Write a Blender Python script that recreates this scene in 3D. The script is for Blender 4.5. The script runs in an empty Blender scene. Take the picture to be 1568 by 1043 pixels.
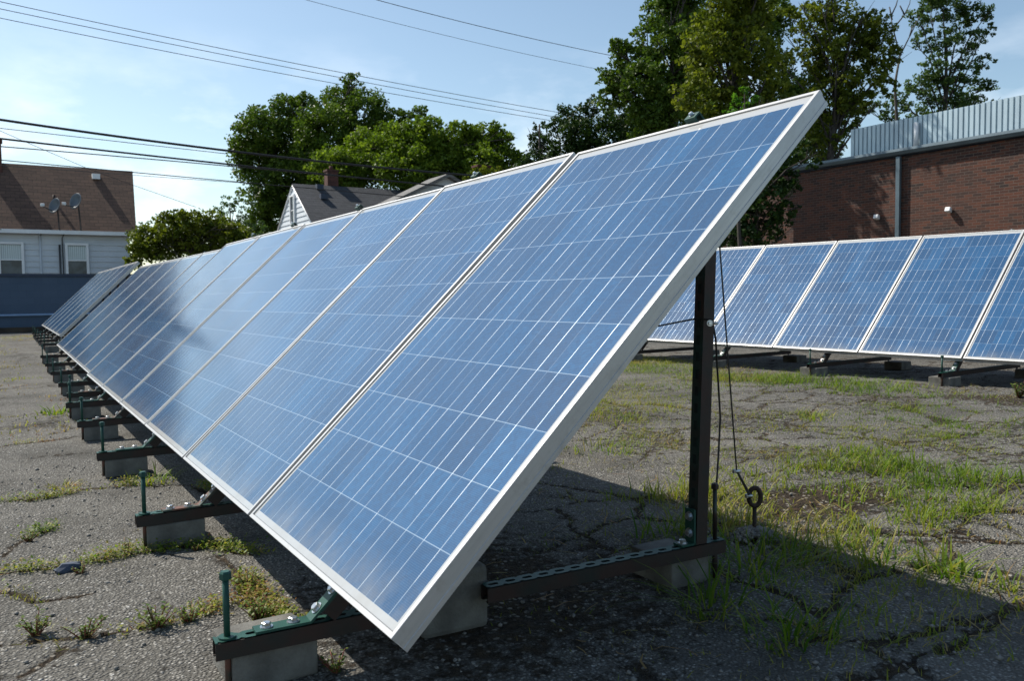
import bpy, bmesh, math, random
import numpy as np
from mathutils import Vector, Matrix
rad = math.radians
rng = np.random.default_rng(7)
random.seed(7)
S = bpy.context.scene
COL = S.collection

# ------------------------------------------------------------------ camera
F_PX, CX, CY, CZ = 1259.9, -0.5829, -1.3817, 0.8786
YAW, PITCH, ROLL = 0.55295, -0.05432, -0.01253
def cam_axes():
    cy, sy, cp, sp = math.cos(YAW), math.sin(YAW), math.cos(PITCH), math.sin(PITCH)
    f = np.array([sy*cp, cy*cp, sp]); r = np.array([cy, -sy, 0.0]); u = np.cross(r, f)
    cr, sr = math.cos(ROLL), math.sin(ROLL)
    return cr*r+sr*u, -sr*r+cr*u, f
RV, UV_, FV = cam_axes()
CAM = np.array([CX, CY, CZ])
cd = bpy.data.cameras.new('camera'); cam = bpy.data.objects.new('camera', cd); COL.objects.link(cam)
cam.matrix_world = Matrix(((RV[0], UV_[0], -FV[0], CX), (RV[1], UV_[1], -FV[1], CY), (RV[2], UV_[2], -FV[2], CZ), (0, 0, 0, 1)))
cd.sensor_width = 36; cd.lens = F_PX/1568*36; cd.clip_end = 3000; cd.clip_start = 0.02
cd.dof.use_dof = True; cd.dof.focus_distance = 3.0; cd.dof.aperture_fstop = 9
S.camera = cam
def ray(px, py):                     # photo pixel -> direction with unit depth along the view axis
    return FV + (px-784)/F_PX*RV + (521.5-py)/F_PX*UV_
def at_d(px, py, D): return CAM + ray(px, py)*D
def at_y(px, py, Y):
    d = ray(px, py); return CAM + d*(Y-CY)/d[1]
def at_x(px, py, X):
    d = ray(px, py); return CAM + d*(X-CX)/d[0]

# ------------------------------------------------------------------ light
SUN = Vector((-.42, .75, 1.0)).normalized()
sd = bpy.data.lights.new('sun', 'SUN'); sun = bpy.data.objects.new('sun', sd); COL.objects.link(sun)
sd.energy = 4.7; sd.angle = rad(.5); sd.color = (1, .94, .84)
sun.rotation_euler = SUN.to_track_quat('Z', 'Y').to_euler(); sun.location = (0, 0, 30)
W = bpy.data.worlds.new('World'); S.world = W; W.use_nodes = True
nt = W.node_tree; nt.nodes.clear()
wo = nt.nodes.new('ShaderNodeOutputWorld'); bg = nt.nodes.new('ShaderNodeBackground')
sky = nt.nodes.new('ShaderNodeTexSky'); sky.sky_type = 'NISHITA'; sky.sun_disc = False
sky.sun_elevation = math.asin(SUN.z); sky.sun_rotation = math.atan2(SUN.x, SUN.y)
sky.air_density = 1.0; sky.dust_density = 0.9; sky.ozone_density = 1.0; sky.altitude = 200
bg.inputs[1].default_value = .118
# thin cumulus puffs low over the horizon, part of the sky
tc = nt.nodes.new('ShaderNodeTexCoord'); mp = nt.nodes.new('ShaderNodeMapping'); mp.inputs['Scale'].default_value = (1, 1, 2.6)
no = nt.nodes.new('ShaderNodeTexNoise'); no.inputs['Scale'].default_value = 6.5; no.inputs['Detail'].default_value = 8; no.inputs['Roughness'].default_value = .55
cr = nt.nodes.new('ShaderNodeValToRGB'); cr.color_ramp.elements[0].position = .50; cr.color_ramp.elements[1].position = .68
mx = nt.nodes.new('ShaderNodeMix'); mx.data_type = 'RGBA'; mx.inputs['B'].default_value = (8.5, 9.0, 9.6, 1)
sp = nt.nodes.new('ShaderNodeSeparateXYZ'); mr = nt.nodes.new('ShaderNodeMapRange')
mr.inputs['From Min'].default_value = .30; mr.inputs['From Max'].default_value = .12; mr.inputs['To Max'].default_value = .6
mu = nt.nodes.new('ShaderNodeMath'); mu.operation = 'MULTIPLY'
L = nt.links.new
L(tc.outputs['Generated'], mp.inputs[0]); L(mp.outputs[0], no.inputs['Vector']); L(no.outputs[0], cr.inputs[0])
L(tc.outputs['Generated'], sp.inputs[0]); L(sp.outputs['Z'], mr.inputs[0]); L(cr.outputs[0], mu.inputs[0]); L(mr.outputs[0], mu.inputs[1])
tn = nt.nodes.new('ShaderNodeMix'); tn.data_type = 'RGBA'; tn.blend_type = 'MULTIPLY'; tn.inputs[0].default_value = 1; tn.inputs['B'].default_value = (1.03, 1.045, .965, 1); L(sky.outputs[0], tn.inputs['A'])
L(mu.outputs[0], mx.inputs['Factor']); L(tn.outputs['Result'], mx.inputs['A']); L(mx.outputs['Result'], bg.inputs[0]); L(bg.outputs[0], wo.inputs[0])
S.view_settings.view_transform = 'Standard'; S.view_settings.look = 'None'
S.view_settings.exposure = 0.4; S.view_settings.gamma = 1
S.cycles.max_bounces = 6; S.cycles.transparent_max_bounces = 6; S.cycles.caustics_reflective = False; S.cycles.caustics_refractive = False
S.cycles.use_denoising = True

# ------------------------------------------------------------------ materials
class N:
    def __init__(s, name):
        s.m = bpy.data.materials.new(name); s.m.use_nodes = True; s.t = s.m.node_tree
        s.b = s.t.nodes['Principled BSDF']; s.out = s.t.nodes['Material Output']
    def n(s, typ, **kw):
        x = s.t.nodes.new('ShaderNode'+typ)
        for k, v in kw.items():
            if hasattr(x, k): setattr(x, k, v)
            else: x.inputs[k.replace('_', ' ')].default_value = v
        return x
    def l(s, a, b): s.t.links.new(a, b)
    def math(s, op, a, b=None, c=None):
        x = s.t.nodes.new('ShaderNodeMath'); x.operation = op
        for i, v in enumerate((a, b, c)):
            if v is None: continue
            if isinstance(v, (int, float)): x.inputs[i].default_value = v
            else: s.l(v, x.inputs[i])
        return x.outputs[0]
    def mix(s, f, a, b, blend='MIX'):
        x = s.t.nodes.new('ShaderNodeMix'); x.data_type = 'RGBA'; x.blend_type = blend
        for nm, v in (('Factor', f), ('A', a), ('B', b)):
            i = x.inputs[nm] if nm == 'Factor' else [k for k in x.inputs if k.name == nm and k.type == 'RGBA'][0]
            if nm == 'Factor': i = x.inputs[0]
            if isinstance(v, (int, float)): i.default_value = v
            elif isinstance(v, (tuple, list)): i.default_value = (*v[:3], 1)
            else: s.l(v, i)
        return [o for o in x.outputs if o.type == 'RGBA'][0]
    def ramp(s, f, stops):
        x = s.t.nodes.new('ShaderNodeValToRGB'); e = x.color_ramp.elements
        while len(e) < len(stops): e.new(.5)
        for k, (p, c) in zip(e, stops):
            k.position = p; k.color = (*c, 1) if isinstance(c, (tuple, list)) else (c, c, c, 1)
        s.l(f, x.inputs[0]); return x.outputs[0]
    def noise(s, scale, vec=None, detail=5, rough=.55):
        x = s.n('TexNoise'); x.inputs['Scale'].default_value = scale; x.inputs['Detail'].default_value = detail; x.inputs['Roughness'].default_value = rough
        if vec is not None: s.l(vec, x.inputs['Vector'])
        return x.outputs[0]
    def obj(s): return s.n('TexCoord').outputs['Object']
    def pos(s): return s.n('NewGeometry').outputs['Position']
    def bump(s, h, strength=.4, dist=.01):
        x = s.n('Bump'); x.inputs['Strength'].default_value = strength; x.inputs['Distance'].default_value = dist
        s.l(h, x.inputs['Height']); s.l(x.outputs[0], s.b.inputs['Normal'])
    def set(s, **kw):
        for k, v in kw.items():
            k = {'color': 'Base Color', 'rough': 'Roughness', 'metal': 'Metallic', 'coat': 'Coat Weight', 'coat_rough': 'Coat Roughness', 'spec': 'Specular IOR Level'}[k]
            if isinstance(v, (tuple, list)): v = (*v[:3], 1)
            if isinstance(v, (int, float, tuple)): s.b.inputs[k].default_value = v
            else: s.l(v, s.b.inputs[k])
        return s

def mottled(name, c1, c2, scale=20, rough=.6, metal=0, lo=.4, hi=.65, bump=.0, bscale=80):
    k = N(name); v = k.obj()
    k.set(color=k.mix(k.ramp(k.noise(scale, v), [(lo, 0.0), (hi, 1.0)]), c1, c2), rough=rough, metal=metal)
    if bump: k.bump(k.noise(bscale, v), bump, .004)
    return k.m
M = {}
M['green'] = mottled('green_paint', (.010, .055, .042), (.022, .085, .066), 14, .45, 0, .35, .7)
M['green_dark'] = mottled('dark_green_paint', (.008, .034, .028), (.030, .012, .010), 9, .45, 0, .42, .60)
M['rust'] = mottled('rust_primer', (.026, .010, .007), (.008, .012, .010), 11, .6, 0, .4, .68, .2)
M['rust_bright'] = mottled('rusty_steel', (.11, .04, .024), (.02, .045, .036), 16, .65, 0, .45, .6, .3)
M['zinc'] = mottled('zinc_bolt', (.62, .64, .66), (.42, .43, .44), 60, .28, .9)
M['black'] = mottled('black_rubber', (.012, .012, .013), (.02, .02, .02), 40, .5)
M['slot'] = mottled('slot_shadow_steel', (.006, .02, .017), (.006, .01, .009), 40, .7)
M['iron'] = mottled('rusty_iron', (.05, .026, .017), (.018, .014, .012), 50, .7, .2, .4, .6, .4)
M['conc'] = N('concrete')
k = M['conc']; v = k.obj()
k.set(color=k.mix(k.ramp(k.noise(9, v, 8), [(.36, 0.), (.62, 1.)]), (.085, .082, .072), k.mix(k.noise(120, v, 2), (.13, .125, .11), (.20, .195, .175))), rough=.92)
k.bump(k.math('ADD', k.noise(160, v, 4), k.math('MULTIPLY', k.noise(30, v, 4), .6)), .6, .004); M['conc'] = k.m
k = N('aluminium_frame'); v = k.obj()
fm = k.n('Mapping'); fm.inputs['Scale'].default_value = (40, 3, 40); k.l(v, fm.inputs[0]); fstr = k.noise(3, fm.outputs[0], 6, .65)
k.set(color=k.mix(k.ramp(k.noise(23, v, 7, .7), [(.55, 0.), (.72, .45)]), k.mix(fstr, (.54, .545, .545), (.38, .385, .39)), (.30, .28, .25)), rough=k.math('ADD', k.math('MULTIPLY', fstr, .2), .30), metal=.5); M['alu'] = k.m

def cells_material():
    k = N('photovoltaic_cells')
    uv = k.n('UVMap').outputs[0]; s = k.n('SeparateXYZ'); k.l(uv, s.inputs[0]); U, V = s.outputs[0], s.outputs[1]
    m = k.math
    cu = m('MULTIPLY', m('DIVIDE', m('SUBTRACT', U, .017), .966), 6.0)
    cv = m('MULTIPLY', m('DIVIDE', m('SUBTRACT', V, .0135), .9645), 10.0)
    fu, fv = m('FRACT', cu), m('FRACT', cv)
    du = m('MINIMUM', fu, m('SUBTRACT', 1.0, fu)); dv = m('MINIMUM', fv, m('SUBTRACT', 1.0, fv))
    line = lambda d, w: m('LESS_THAN', d, w)
    gap = m('MAXIMUM', m('MULTIPLY', line(du, .006), .45), line(dv, .0068))
    outside = m('MAXIMUM', m('MAXIMUM', m('LESS_THAN', cu, 0.004), m('GREATER_THAN', cu, 5.996)), m('MAXIMUM', m('LESS_THAN', cv, .004), m('GREATER_THAN', cv, 9.996)))
    inside = m('SUBTRACT', 1.0, outside)
    bus = m('MULTIPLY', m('MAXIMUM', line(m('ABSOLUTE', m('SUBTRACT', fu, .27)), .0066), line(m('ABSOLUTE', m('SUBTRACT', fu, .73)), .0066)), inside)
    # polycrystalline grains and a shade of its own for each cell
    oi = k.n('ObjectInfo').outputs['Random']
    comb = k.n('CombineXYZ'); k.l(m('FLOOR', cu), comb.inputs[0]); k.l(m('FLOOR', cv), comb.inputs[1]); k.l(m('MULTIPLY', oi, 91.0), comb.inputs[2])
    wn = k.n('TexWhiteNoise'); k.l(comb.outputs[0], wn.inputs['Vector'])
    vm = k.n('Mapping'); vm.inputs['Scale'].default_value = (60, 100, 1); k.l(uv, vm.inputs[0])
    vo = k.n('TexVoronoi'); vo.inputs['Scale'].default_value = 1.6; k.l(vm.outputs[0], vo.inputs['Vector'])
    gs = k.n('SeparateXYZ'); k.l(vo.outputs['Color'], gs.inputs[0])
    tone = m('ADD', m('MULTIPLY', wn.outputs['Value'], .6), m('MULTIPLY', gs.outputs[0], .4))
    cell = k.ramp(tone, [(0, (.002, .045, .122)), (.5, (.003, .061, .162)), (1, (.006, .088, .218))])
    # contact fingers: hair lines across each cell
    fing = m('MULTIPLY', m('LESS_THAN', m('FRACT', m('MULTIPLY', cv, 34.0)), .13), .12)
    cell = k.mix(fing, cell, (.35, .42, .50))
    c = k.mix(gap, cell, (.22, .31, .42)); c = k.mix(outside, c, (.42, .43, .43)); wn2 = k.n('TexWhiteNoise'); cb2 = k.n('CombineXYZ'); k.l(m('FLOOR', m('MULTIPLY', cu, 2.0)), cb2.inputs[0]); k.l(m('FLOOR', m('MULTIPLY', cv, 2.0)), cb2.inputs[1]); k.l(m('MULTIPLY', oi, 57.0), cb2.inputs[2]); k.l(cb2.outputs[0], wn2.inputs['Vector'])
    rib = wn2.outputs['Value']
    c = k.mix(bus, c, k.mix(rib, (.26, .34, .42), (.50, .56, .61)))  # segment brightness varies at random: broken glints put into the busbar colour
    edge = m('MAXIMUM', m('GREATER_THAN', m('ABSOLUTE', m('SUBTRACT', U, .5)), .4935), m('GREATER_THAN', m('ABSOLUTE', m('SUBTRACT', V, .5)), .4962))
    c = k.mix(m('MULTIPLY', edge, .75), c, (.09, .09, .09))
    grime = m('MULTIPLY', k.ramp(V, [(.012, 1.0), (.075, 0.0)]), k.ramp(k.noise(7, uv, 6, .7), [(.35, .0), (.7, .5)]))
    c = k.mix(grime, c, (.30, .28, .24))
    # faint dust, heavier near the lower edge
    vm2 = k.n('Mapping'); vm2.inputs['Scale'].default_value = (3, 2.2, 1); k.l(uv, vm2.inputs[0])
    dust = k.math('MULTIPLY', k.ramp(k.noise(2.4, vm2.outputs[0], 6), [(.35, 0.0), (.8, 1.0)]), .05)
    c = k.mix(dust, c, (.36, .37, .37))
    k.set(color=c, rough=m('ADD', m('MULTIPLY', bus, m('SUBTRACT', m('MULTIPLY', rib, .08), .20)), .50), metal=m('MULTIPLY', bus, .6), coat=1.0, coat_rough=m('ADD', m('MULTIPLY', k.ramp(k.noise(3, uv, 5, .6), [(.3, 0.), (.75, 1.)]), .05), .085))
    k.b.inputs['Specular IOR Level'].default_value = .02; k.b.inputs['Coat IOR'].default_value = 1.75; k.b.inputs['IOR'].default_value = 1.4
    # prismatic solar glass: very fine waviness, seen through the gloss
    k.l(k.n('Bump', Strength=.06, Distance=.002).outputs[0], k.b.inputs['Coat Normal'])
    bn = [x for x in k.t.nodes if x.bl_idname == 'ShaderNodeBump'][0]
    vm3 = k.n('Mapping'); vm3.inputs['Scale'].default_value = (1, 1.65, 1); k.l(uv, vm3.inputs[0]); k.l(k.noise(5, vm3.outputs[0], 3), bn.inputs['Height'])
    return k.m
M['cells'] = cells_material()
M['backsheet'] = mottled('white_backsheet', (.68, .68, .67), (.6, .6, .6), 6, .6)

def leaf_material(name, dark, mid, light, trans=.35):
    k = N(name)
    at = k.n('Attribute'); at.attribute_name = 'tint'
    c = k.ramp(at.outputs['Fac'], [(0, dark), (.5, mid), (1, light)])
    k.set(color=c, rough=.5, spec=.18)
    t = k.n('BsdfTranslucent'); k.l(k.mix(1.0, c, (1.0, 1.05, .45), 'MULTIPLY'), t.inputs[0])
    x = k.n('MixShader'); x.inputs[0].default_value = trans
    k.l(k.b.outputs[0], x.inputs[1]); k.l(t.outputs[0], x.inputs[2]); k.l(x.outputs[0], k.out.inputs[0])
    return k.m
M['green'].node_tree.nodes['Principled BSDF'].inputs['Specular IOR Level'].default_value = .3
M['leaf_oak'] = leaf_material('oak_leaf', (.036, .070, .010), (.074, .130, .017), (.135, .205, .030))
M['leaf_yellow'] = leaf_material('yellow_green_leaf', (.06, .105, .010), (.12, .19, .018), (.21, .29, .04), .46)
M['leaf_olive'] = leaf_material('olive_leaf', (.055, .08, .009), (.11, .145, .016), (.20, .23, .03), .45)
M['leaf_dark'] = leaf_material('dark_leaf', (.014, .034, .009), (.028, .060, .013), (.05, .095, .018), .28)
M['leaf_bright'] = leaf_material('bright_leaf', (.04, .11, .010), (.08, .20, .018), (.13, .28, .03), .45)
M['leaf_silver'] = leaf_material('grey_green_leaf', (.04, .075, .022), (.07, .125, .036), (.12, .19, .06))
M['leaf_weed'] = leaf_material('weed_leaf', (.05, .10, .015), (.11, .17, .03), (.19, .22, .05), .4)
M['stem_red'] = mottled('red_weed_stem', (.20, .045, .03), (.16, .09, .04), 30, .6)
M['bark'] = mottled('bark', (.05, .042, .034), (.025, .021, .017), 6, .9, 0, .4, .65, .5, 20)
M['twig'] = mottled('dead_twig_bark', (.075, .068, .06), (.045, .04, .036), 8, .9)

def grass_material():
    k = N('grass_blade'); at = k.n('Attribute'); at.attribute_name = 'tint'
    c = k.ramp(at.outputs['Fac'], [(0, (.065, .145, .012)), (.3, (.15, .235, .02)), (.58, (.26, .275, .035)), (.8, (.38, .30, .12)), (1, (.26, .11, .045))])
    k.set(color=c, rough=.5, spec=.3); t = k.n('BsdfTranslucent'); k.l(k.mix(1.0, c, (1, 1.05, .6), 'MULTIPLY'), t.inputs[0])
    x = k.n('MixShader'); x.inputs[0].default_value = .5
    k.l(k.b.outputs[0], x.inputs[1]); k.l(t.outputs[0], x.inputs[2]); k.l(x.outputs[0], k.out.inputs[0]); return k.m
M['grass'] = grass_material()

def ground_material():
    k = N('weathered_asphalt'); v = k.pos()
    a = k.n('Attribute'); a.attribute_name = 'crack'; crack = a.outputs['Fac']
    a = k.n('Attribute'); a.attribute_name = 'soil'; soil = a.outputs['Fac']
    vo = k.n('TexVoronoi'); vo.inputs['Scale'].default_value = 115; k.l(v, vo.inputs['Vector'])
    sv = k.n('SeparateXYZ'); k.l(vo.outputs['Color'], sv.inputs[0])
    vo2 = k.n('TexVoronoi'); vo2.inputs['Scale'].default_value = 48; k.l(v, vo2.inputs['Vector'])
    sv2 = k.n('SeparateXYZ'); k.l(vo2.outputs['Color'], sv2.inputs[0])
    stone = k.ramp(sv.outputs[0], [(0, (.10, .095, .086)), (.45, (.20, .191, .172)), (.8, (.30, .288, .26)), (1, (.46, .445, .405))])
    bind = k.mix(k.noise(2.2, v, 6), (.062, .059, .052), (.125, .119, .106))
    f = k.math('MULTIPLY', k.ramp(vo.outputs['Distance'], [(.30, 1.0), (.62, 0.0)]), k.ramp(sv.outputs[1], [(.15, 0.), (.3, 1.)]))
    col = k.mix(f, bind, stone)
    big = k.math('MULTIPLY', k.ramp(vo2.outputs['Distance'], [(.20, 1.0), (.34, 0.0)]), k.ramp(sv2.outputs[1], [(.80, 0.), (.84, 1.)]))
    col = k.mix(big, col, k.mix(sv2.outputs[0], (.24, .235, .22), (.56, .55, .52)))
    col = k.mix(k.ramp(k.noise(.75, v, 5), [(.35, .0), (.7, .35)]), col, (.26, .245, .215))     # pale dusty worn patches
    col = k.mix(k.ramp(k.noise(1.7, v, 6, .65), [(.48, .0), (.70, .6)]), col, (.05, .047, .040))  # old oil and tar stains
    earth = k.mix(k.ramp(k.noise(30, v, 8, .75), [(.38, 0.), (.70, 1.)]), (.022, .016, .011), (.095, .070, .044))
    earth = k.mix(k.math('MULTIPLY', k.ramp(vo2.outputs['Distance'], [(.25, 1.0), (.42, 0.0)]), k.ramp(sv2.outputs[2], [(.62, 0.), (.66, 1.)])), earth, k.mix(sv2.outputs[1], (.20, .18, .15), (.40, .37, .32)))
    rag = k.math('ADD', k.math('MULTIPLY', k.noise(19, v, 9, .78), 2.0), -1.0)
    fs = k.ramp(k.math('ADD', k.math('MAXIMUM', soil, crack), rag), [(.40, 0.0), (.56, 1.0)])
    col = k.mix(fs, col, earth)
    col = k.mix(k.math('MULTIPLY', k.ramp(crack, [(.72, 0.), (.95, 1.)]), k.math('MULTIPLY', k.ramp(k.noise(7, v, 5), [(.35, .15), (.65, 1.)]), .7)), col, (.022, .018, .014))
    k.set(color=col, rough=.95, spec=.2)
    h = k.math('ADD', k.math('MULTIPLY', k.ramp(vo.outputs['Distance'], [(.1, 1.0), (.75, 0.0)]), .55), k.math('MULTIPLY', k.noise(55, v, 5, .7), .7))
    h = k.math('ADD', h, k.math('MULTIPLY', big, .9)); h = k.math('ADD', h, k.math('MULTIPLY', fs, k.math('MULTIPLY', k.noise(40, v, 6, .75), 1.2)))
    k.bump(h, 1.0, .013); return k.m
M['ground'] = ground_material()

def brick_material():
    k = N('red_brick'); v = k.obj(); s = k.n('SeparateXYZ'); k.l(v, s.inputs[0])
    c = k.n('CombineXYZ'); k.l(s.outputs[1], c.inputs[0]); k.l(s.outputs[2], c.inputs[1])
    b = k.n('TexBrick'); k.l(c.outputs[0], b.inputs['Vector'])
    b.inputs['Scale'].default_value = 1; b.inputs['Brick Width'].default_value = .215; b.inputs['Row Height'].default_value = .071; b.inputs['Mortar Size'].default_value = .0055; b.inputs['Bias'].default_value = .0
    b.inputs['Color1'].default_value = (.105, .031, .015, 1); b.inputs['Color2'].default_value = (.015, .010, .010, 1); b.inputs['Mortar'].default_value = (.12, .098, .08, 1)
    n = k.noise(1.3, v, 5)
    col = k.mix(k.ramp(n, [(.38, 0.), (.72, .45)]), b.outputs[0], (.075, .035, .025))
    k.set(color=k.mix(k.math('MULTIPLY', k.noise(60, v, 3), .15), col, (.14, .07, .05)), rough=.9); k.bump(k.math('SUBTRACT', 1.0, b.outputs['Fac']), .5, .006); return k.m
M['brick'] = brick_material()
def shingle_material(name, c1, c2, ax=0, row=.14):
    k = N(name); v = k.obj(); s = k.n('SeparateXYZ'); k.l(v, s.inputs[0])
    c = k.n('CombineXYZ'); k.l(s.outputs[ax], c.inputs[0]); k.l(s.outputs[2], c.inputs[1])
    b = k.n('TexBrick'); k.l(c.outputs[0], b.inputs['Vector']); b.inputs['Scale'].default_value = 1
    b.inputs['Brick Width'].default_value = .32; b.inputs['Row Height'].default_value = row; b.inputs['Mortar Size'].default_value = .012
    b.inputs['Color1'].default_value = (*c1, 1); b.inputs['Color2'].default_value = (*c2, 1); b.inputs['Mortar'].default_value = (*[q*.45 for q in c2], 1)
    st = k.n('Mapping'); st.inputs['Scale'].default_value = (.5, .5, 4); k.l(v, st.inputs[0])
    col = k.mix(k.ramp(k.noise(2.5, st.outputs[0], 6, .7), [(.35, 0.), (.7, .55)]), b.outputs[0], [q*1.5 for q in c1])
    k.set(color=col, rough=.93); k.bump(k.math('SUBTRACT', 1.0, b.outputs['Fac']), .5, .01); return k.m
M['roof_brown'] = shingle_material('brown_shingle', (.12, .070, .048), (.072, .043, .032))
M['roof_grey'] = shingle_material('grey_shingle', (.048, .051, .058), (.028, .031, .037))
M['roof_pale'] = shingle_material('pale_grey_shingle', (.17, .165, .16), (.12, .118, .115), 1)
M['siding'] = mottled('white_siding', (.62, .66, .70), (.55, .59, .63), 1.2, .6)
M['trim'] = mottled('white_trim', (.82, .83, .84), (.76, .77, .78), 3, .5)
M['bluewall'] = N('blue_painted_block'); k = M['bluewall']; v = k.obj(); s = k.n('SeparateXYZ'); k.l(v, s.inputs[0]); c = k.n('CombineXYZ'); k.l(s.outputs[0], c.inputs[0]); k.l(s.outputs[2], c.inputs[1])
b = k.n('TexBrick'); k.l(c.outputs[0], b.inputs['Vector']); b.inputs['Scale'].default_value = 1; b.inputs['Brick Width'].default_value = .4; b.inputs['Row Height'].default_value = .2; b.inputs['Mortar Size'].default_value = .004
b.inputs['Color1'].default_value = (.048, .082, .135, 1); b.inputs['Color2'].default_value = (.056, .092, .148, 1); b.inputs['Mortar'].default_value = (.038, .066, .112, 1)
k.set(color=k.mix(k.ramp(k.noise(1.1, v, 6), [(.4, 0.), (.75, .5)]), b.outputs[0], (.075, .11, .17)), rough=.7); k.bump(k.math('SUBTRACT', 1.0, b.outputs['Fac']), .3, .004); M['bluewall'] = k.m
M['bluecap'] = mottled('dark_blue_cap', (.035, .05, .085), (.05, .065, .09), 3, .8)
M['paleblue'] = mottled('pale_blue_pipe', (.22, .33, .50), (.18, .28, .44), 4, .5)
M['foot'] = mottled('earth_stained_footing', (.07, .052, .036), (.035, .028, .022), 4, .95)
k = N('corrugated_steel'); v = k.obj(); st = k.n('Mapping'); st.inputs['Scale'].default_value = (1, 1.2, .25); k.l(v, st.inputs[0])
k.set(color=k.mix(k.ramp(k.noise(2.2, st.outputs[0], 6, .65), [(.3, 0.), (.72, 1.)]), (.50, .62, .68), (.36, .45, .51)), rough=.5, metal=.3); M['corr'] = k.m
M['gutter'] = mottled('blue_grey_gutter', (.12, .165, .195), (.085, .12, .145), 2, .45, .2)
M['glass'] = mottled('window_glass', (.03, .042, .05), (.075, .10, .115), 3, .25)
k = N('lace_curtain'); v = k.obj(); s = k.n('SeparateXYZ'); k.l(v, s.inputs[0]); wm = k.n('Mapping'); wm.inputs['Scale'].default_value = (1, .01, .12); k.l(v, wm.inputs[0]); wv = k.n('TexWave'); wv.inputs['Scale'].default_value = 4.5; wv.inputs['Distortion'].default_value = 2; wv.bands_direction = 'X'; k.l(wm.outputs[0], wv.inputs['Vector'])
k.set(color=k.mix(wv.outputs['Fac'], (.32, .40, .42), (.58, .66, .68)), rough=.7, coat=.6, coat_rough=.05); M['curtain'] = k.m
M['chimney'] = mottled('chimney_brick', (.11, .045, .034), (.055, .026, .022), 5, .9)
M['dish'] = mottled('grey_dish', (.10, .12, .135), (.08, .095, .105), 4, .4)
M['cable'] = mottled('black_cable', (.008, .008, .009), (.013, .013, .014), 3, .5)
M['wire_grey'] = mottled('grey_wire', (.05, .052, .056), (.035, .036, .04), 3, .5)
M['white'] = mottled('white_plastic', (.75, .76, .77), (.68, .69, .70), 6, .4)
M['stone'] = mottled('pale_gravel', (.42, .43, .45), (.20, .20, .21), 40, .9)
M['chip'] = mottled('asphalt_chip', (.24, .23, .21), (.12, .115, .105), 40, .9)
M['steelcable'] = mottled('steel_cable', (.10, .10, .10), (.06, .06, .06), 90, .45, .6)

# ------------------------------------------------------------------ mesh helpers
def link(name, me, mats, parent=None):
    o = bpy.data.objects.new(name, me); COL.objects.link(o)
    for m in (mats if isinstance(mats, (list, tuple)) else [mats]): me.materials.append(m)
    if parent: o.parent = parent
    return o
def tag(o, label=None, cat=None, group=None, kind=None):
    if label: o['label'] = label
    if cat: o['category'] = cat
    if group: o['group'] = group
    if kind: o['kind'] = kind
    return o
def empty(name, loc=(0, 0, 0), rz=0.0, rot=None):
    o = bpy.data.objects.new(name, None); COL.objects.link(o); o.location = loc; o.empty_display_size = .1
    o.rotation_euler = rot if rot is not None else (0, 0, rz); return o
class MB:
    """collects shapes for ONE mesh object"""
    def __init__(s): s.bm = bmesh.new()
    def _mi(s, n0, mi):
        s.bm.faces.ensure_lookup_table()
        for f in s.bm.faces[n0:]: f.material_index = mi
    def poly(s, pts, mi=0):
        f = s.bm.faces.new([s.bm.verts.new(p) for p in pts]); f.material_index = mi; return s
    def box(s, c, d, R=None, mi=0, bev=0):
        b = bmesh.new(); bmesh.ops.create_cube(b, size=1)
        for v in b.verts: v.co = Vector((v.co.x*d[0], v.co.y*d[1], v.co.z*d[2]))
        if bev: bmesh.ops.bevel(b, geom=b.edges[:]+b.verts[:], offset=bev, segments=2, affect='EDGES', profile=.5)
        T = Matrix.Translation(Vector(c)) @ (R.to_4x4() if R else Matrix())
        s.add(b, T, mi); return s
    def add(s, b, T, mi=0):
        mp = {}
        for v in b.verts: mp[v] = s.bm.verts.new(T @ v.co)
        for f in b.faces:
            try: g = s.bm.faces.new([mp[v] for v in f.verts]); g.material_index = mi; g.smooth = f.smooth
            except ValueError: pass
        b.free()
    def tube(s, pts, r, n=8, mi=0, caps=True, smooth=True):
        pts = [Vector(p) for p in pts]; rs = r if isinstance(r, (list, tuple)) else [r]*len(pts)
        rings = []; ref = None
        for i, p in enumerate(pts):
            t = (pts[min(i+1, len(pts)-1)]-pts[max(i-1, 0)]).normalized()
            if ref is None: ref = Vector((1, 0, 0)) if abs(t.x) < .8 else Vector((0, 1, 0))
            a = (ref-t*ref.dot(t)).normalized(); ref = a; b = t.cross(a)
            rings.append([s.bm.verts.new(p+(a*math.cos(2*math.pi*j/n)+b*math.sin(2*math.pi*j/n))*rs[i]) for j in range(n)])
        for A, B in zip(rings, rings[1:]):
            for j in range(n):
                f = s.bm.faces.new((A[j], A[(j+1) % n], B[(j+1) % n], B[j])); f.material_index = mi; f.smooth = smooth
        if caps:
            for ring in (rings[0][::-1], rings[-1]):
                f = s.bm.faces.new(ring); f.material_index = mi
        return s
    def build(s, name, mats, parent=None):
        me = bpy.data.meshes.new(name); s.bm.normal_update(); bmesh.ops.recalc_face_normals(s.bm, faces=s.bm.faces[:]) if len(s.bm.faces) < 20000 else None
        s.bm.to_mesh(me); s.bm.free(); return link(name, me, mats, parent)
def copy_tree(o, parent=None):
    c = o.copy(); COL.objects.link(c); c.parent = parent
    for ch in CH.get(o, [x for x in o.children]): copy_tree(ch, c)
    return c
CH = {}
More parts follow.
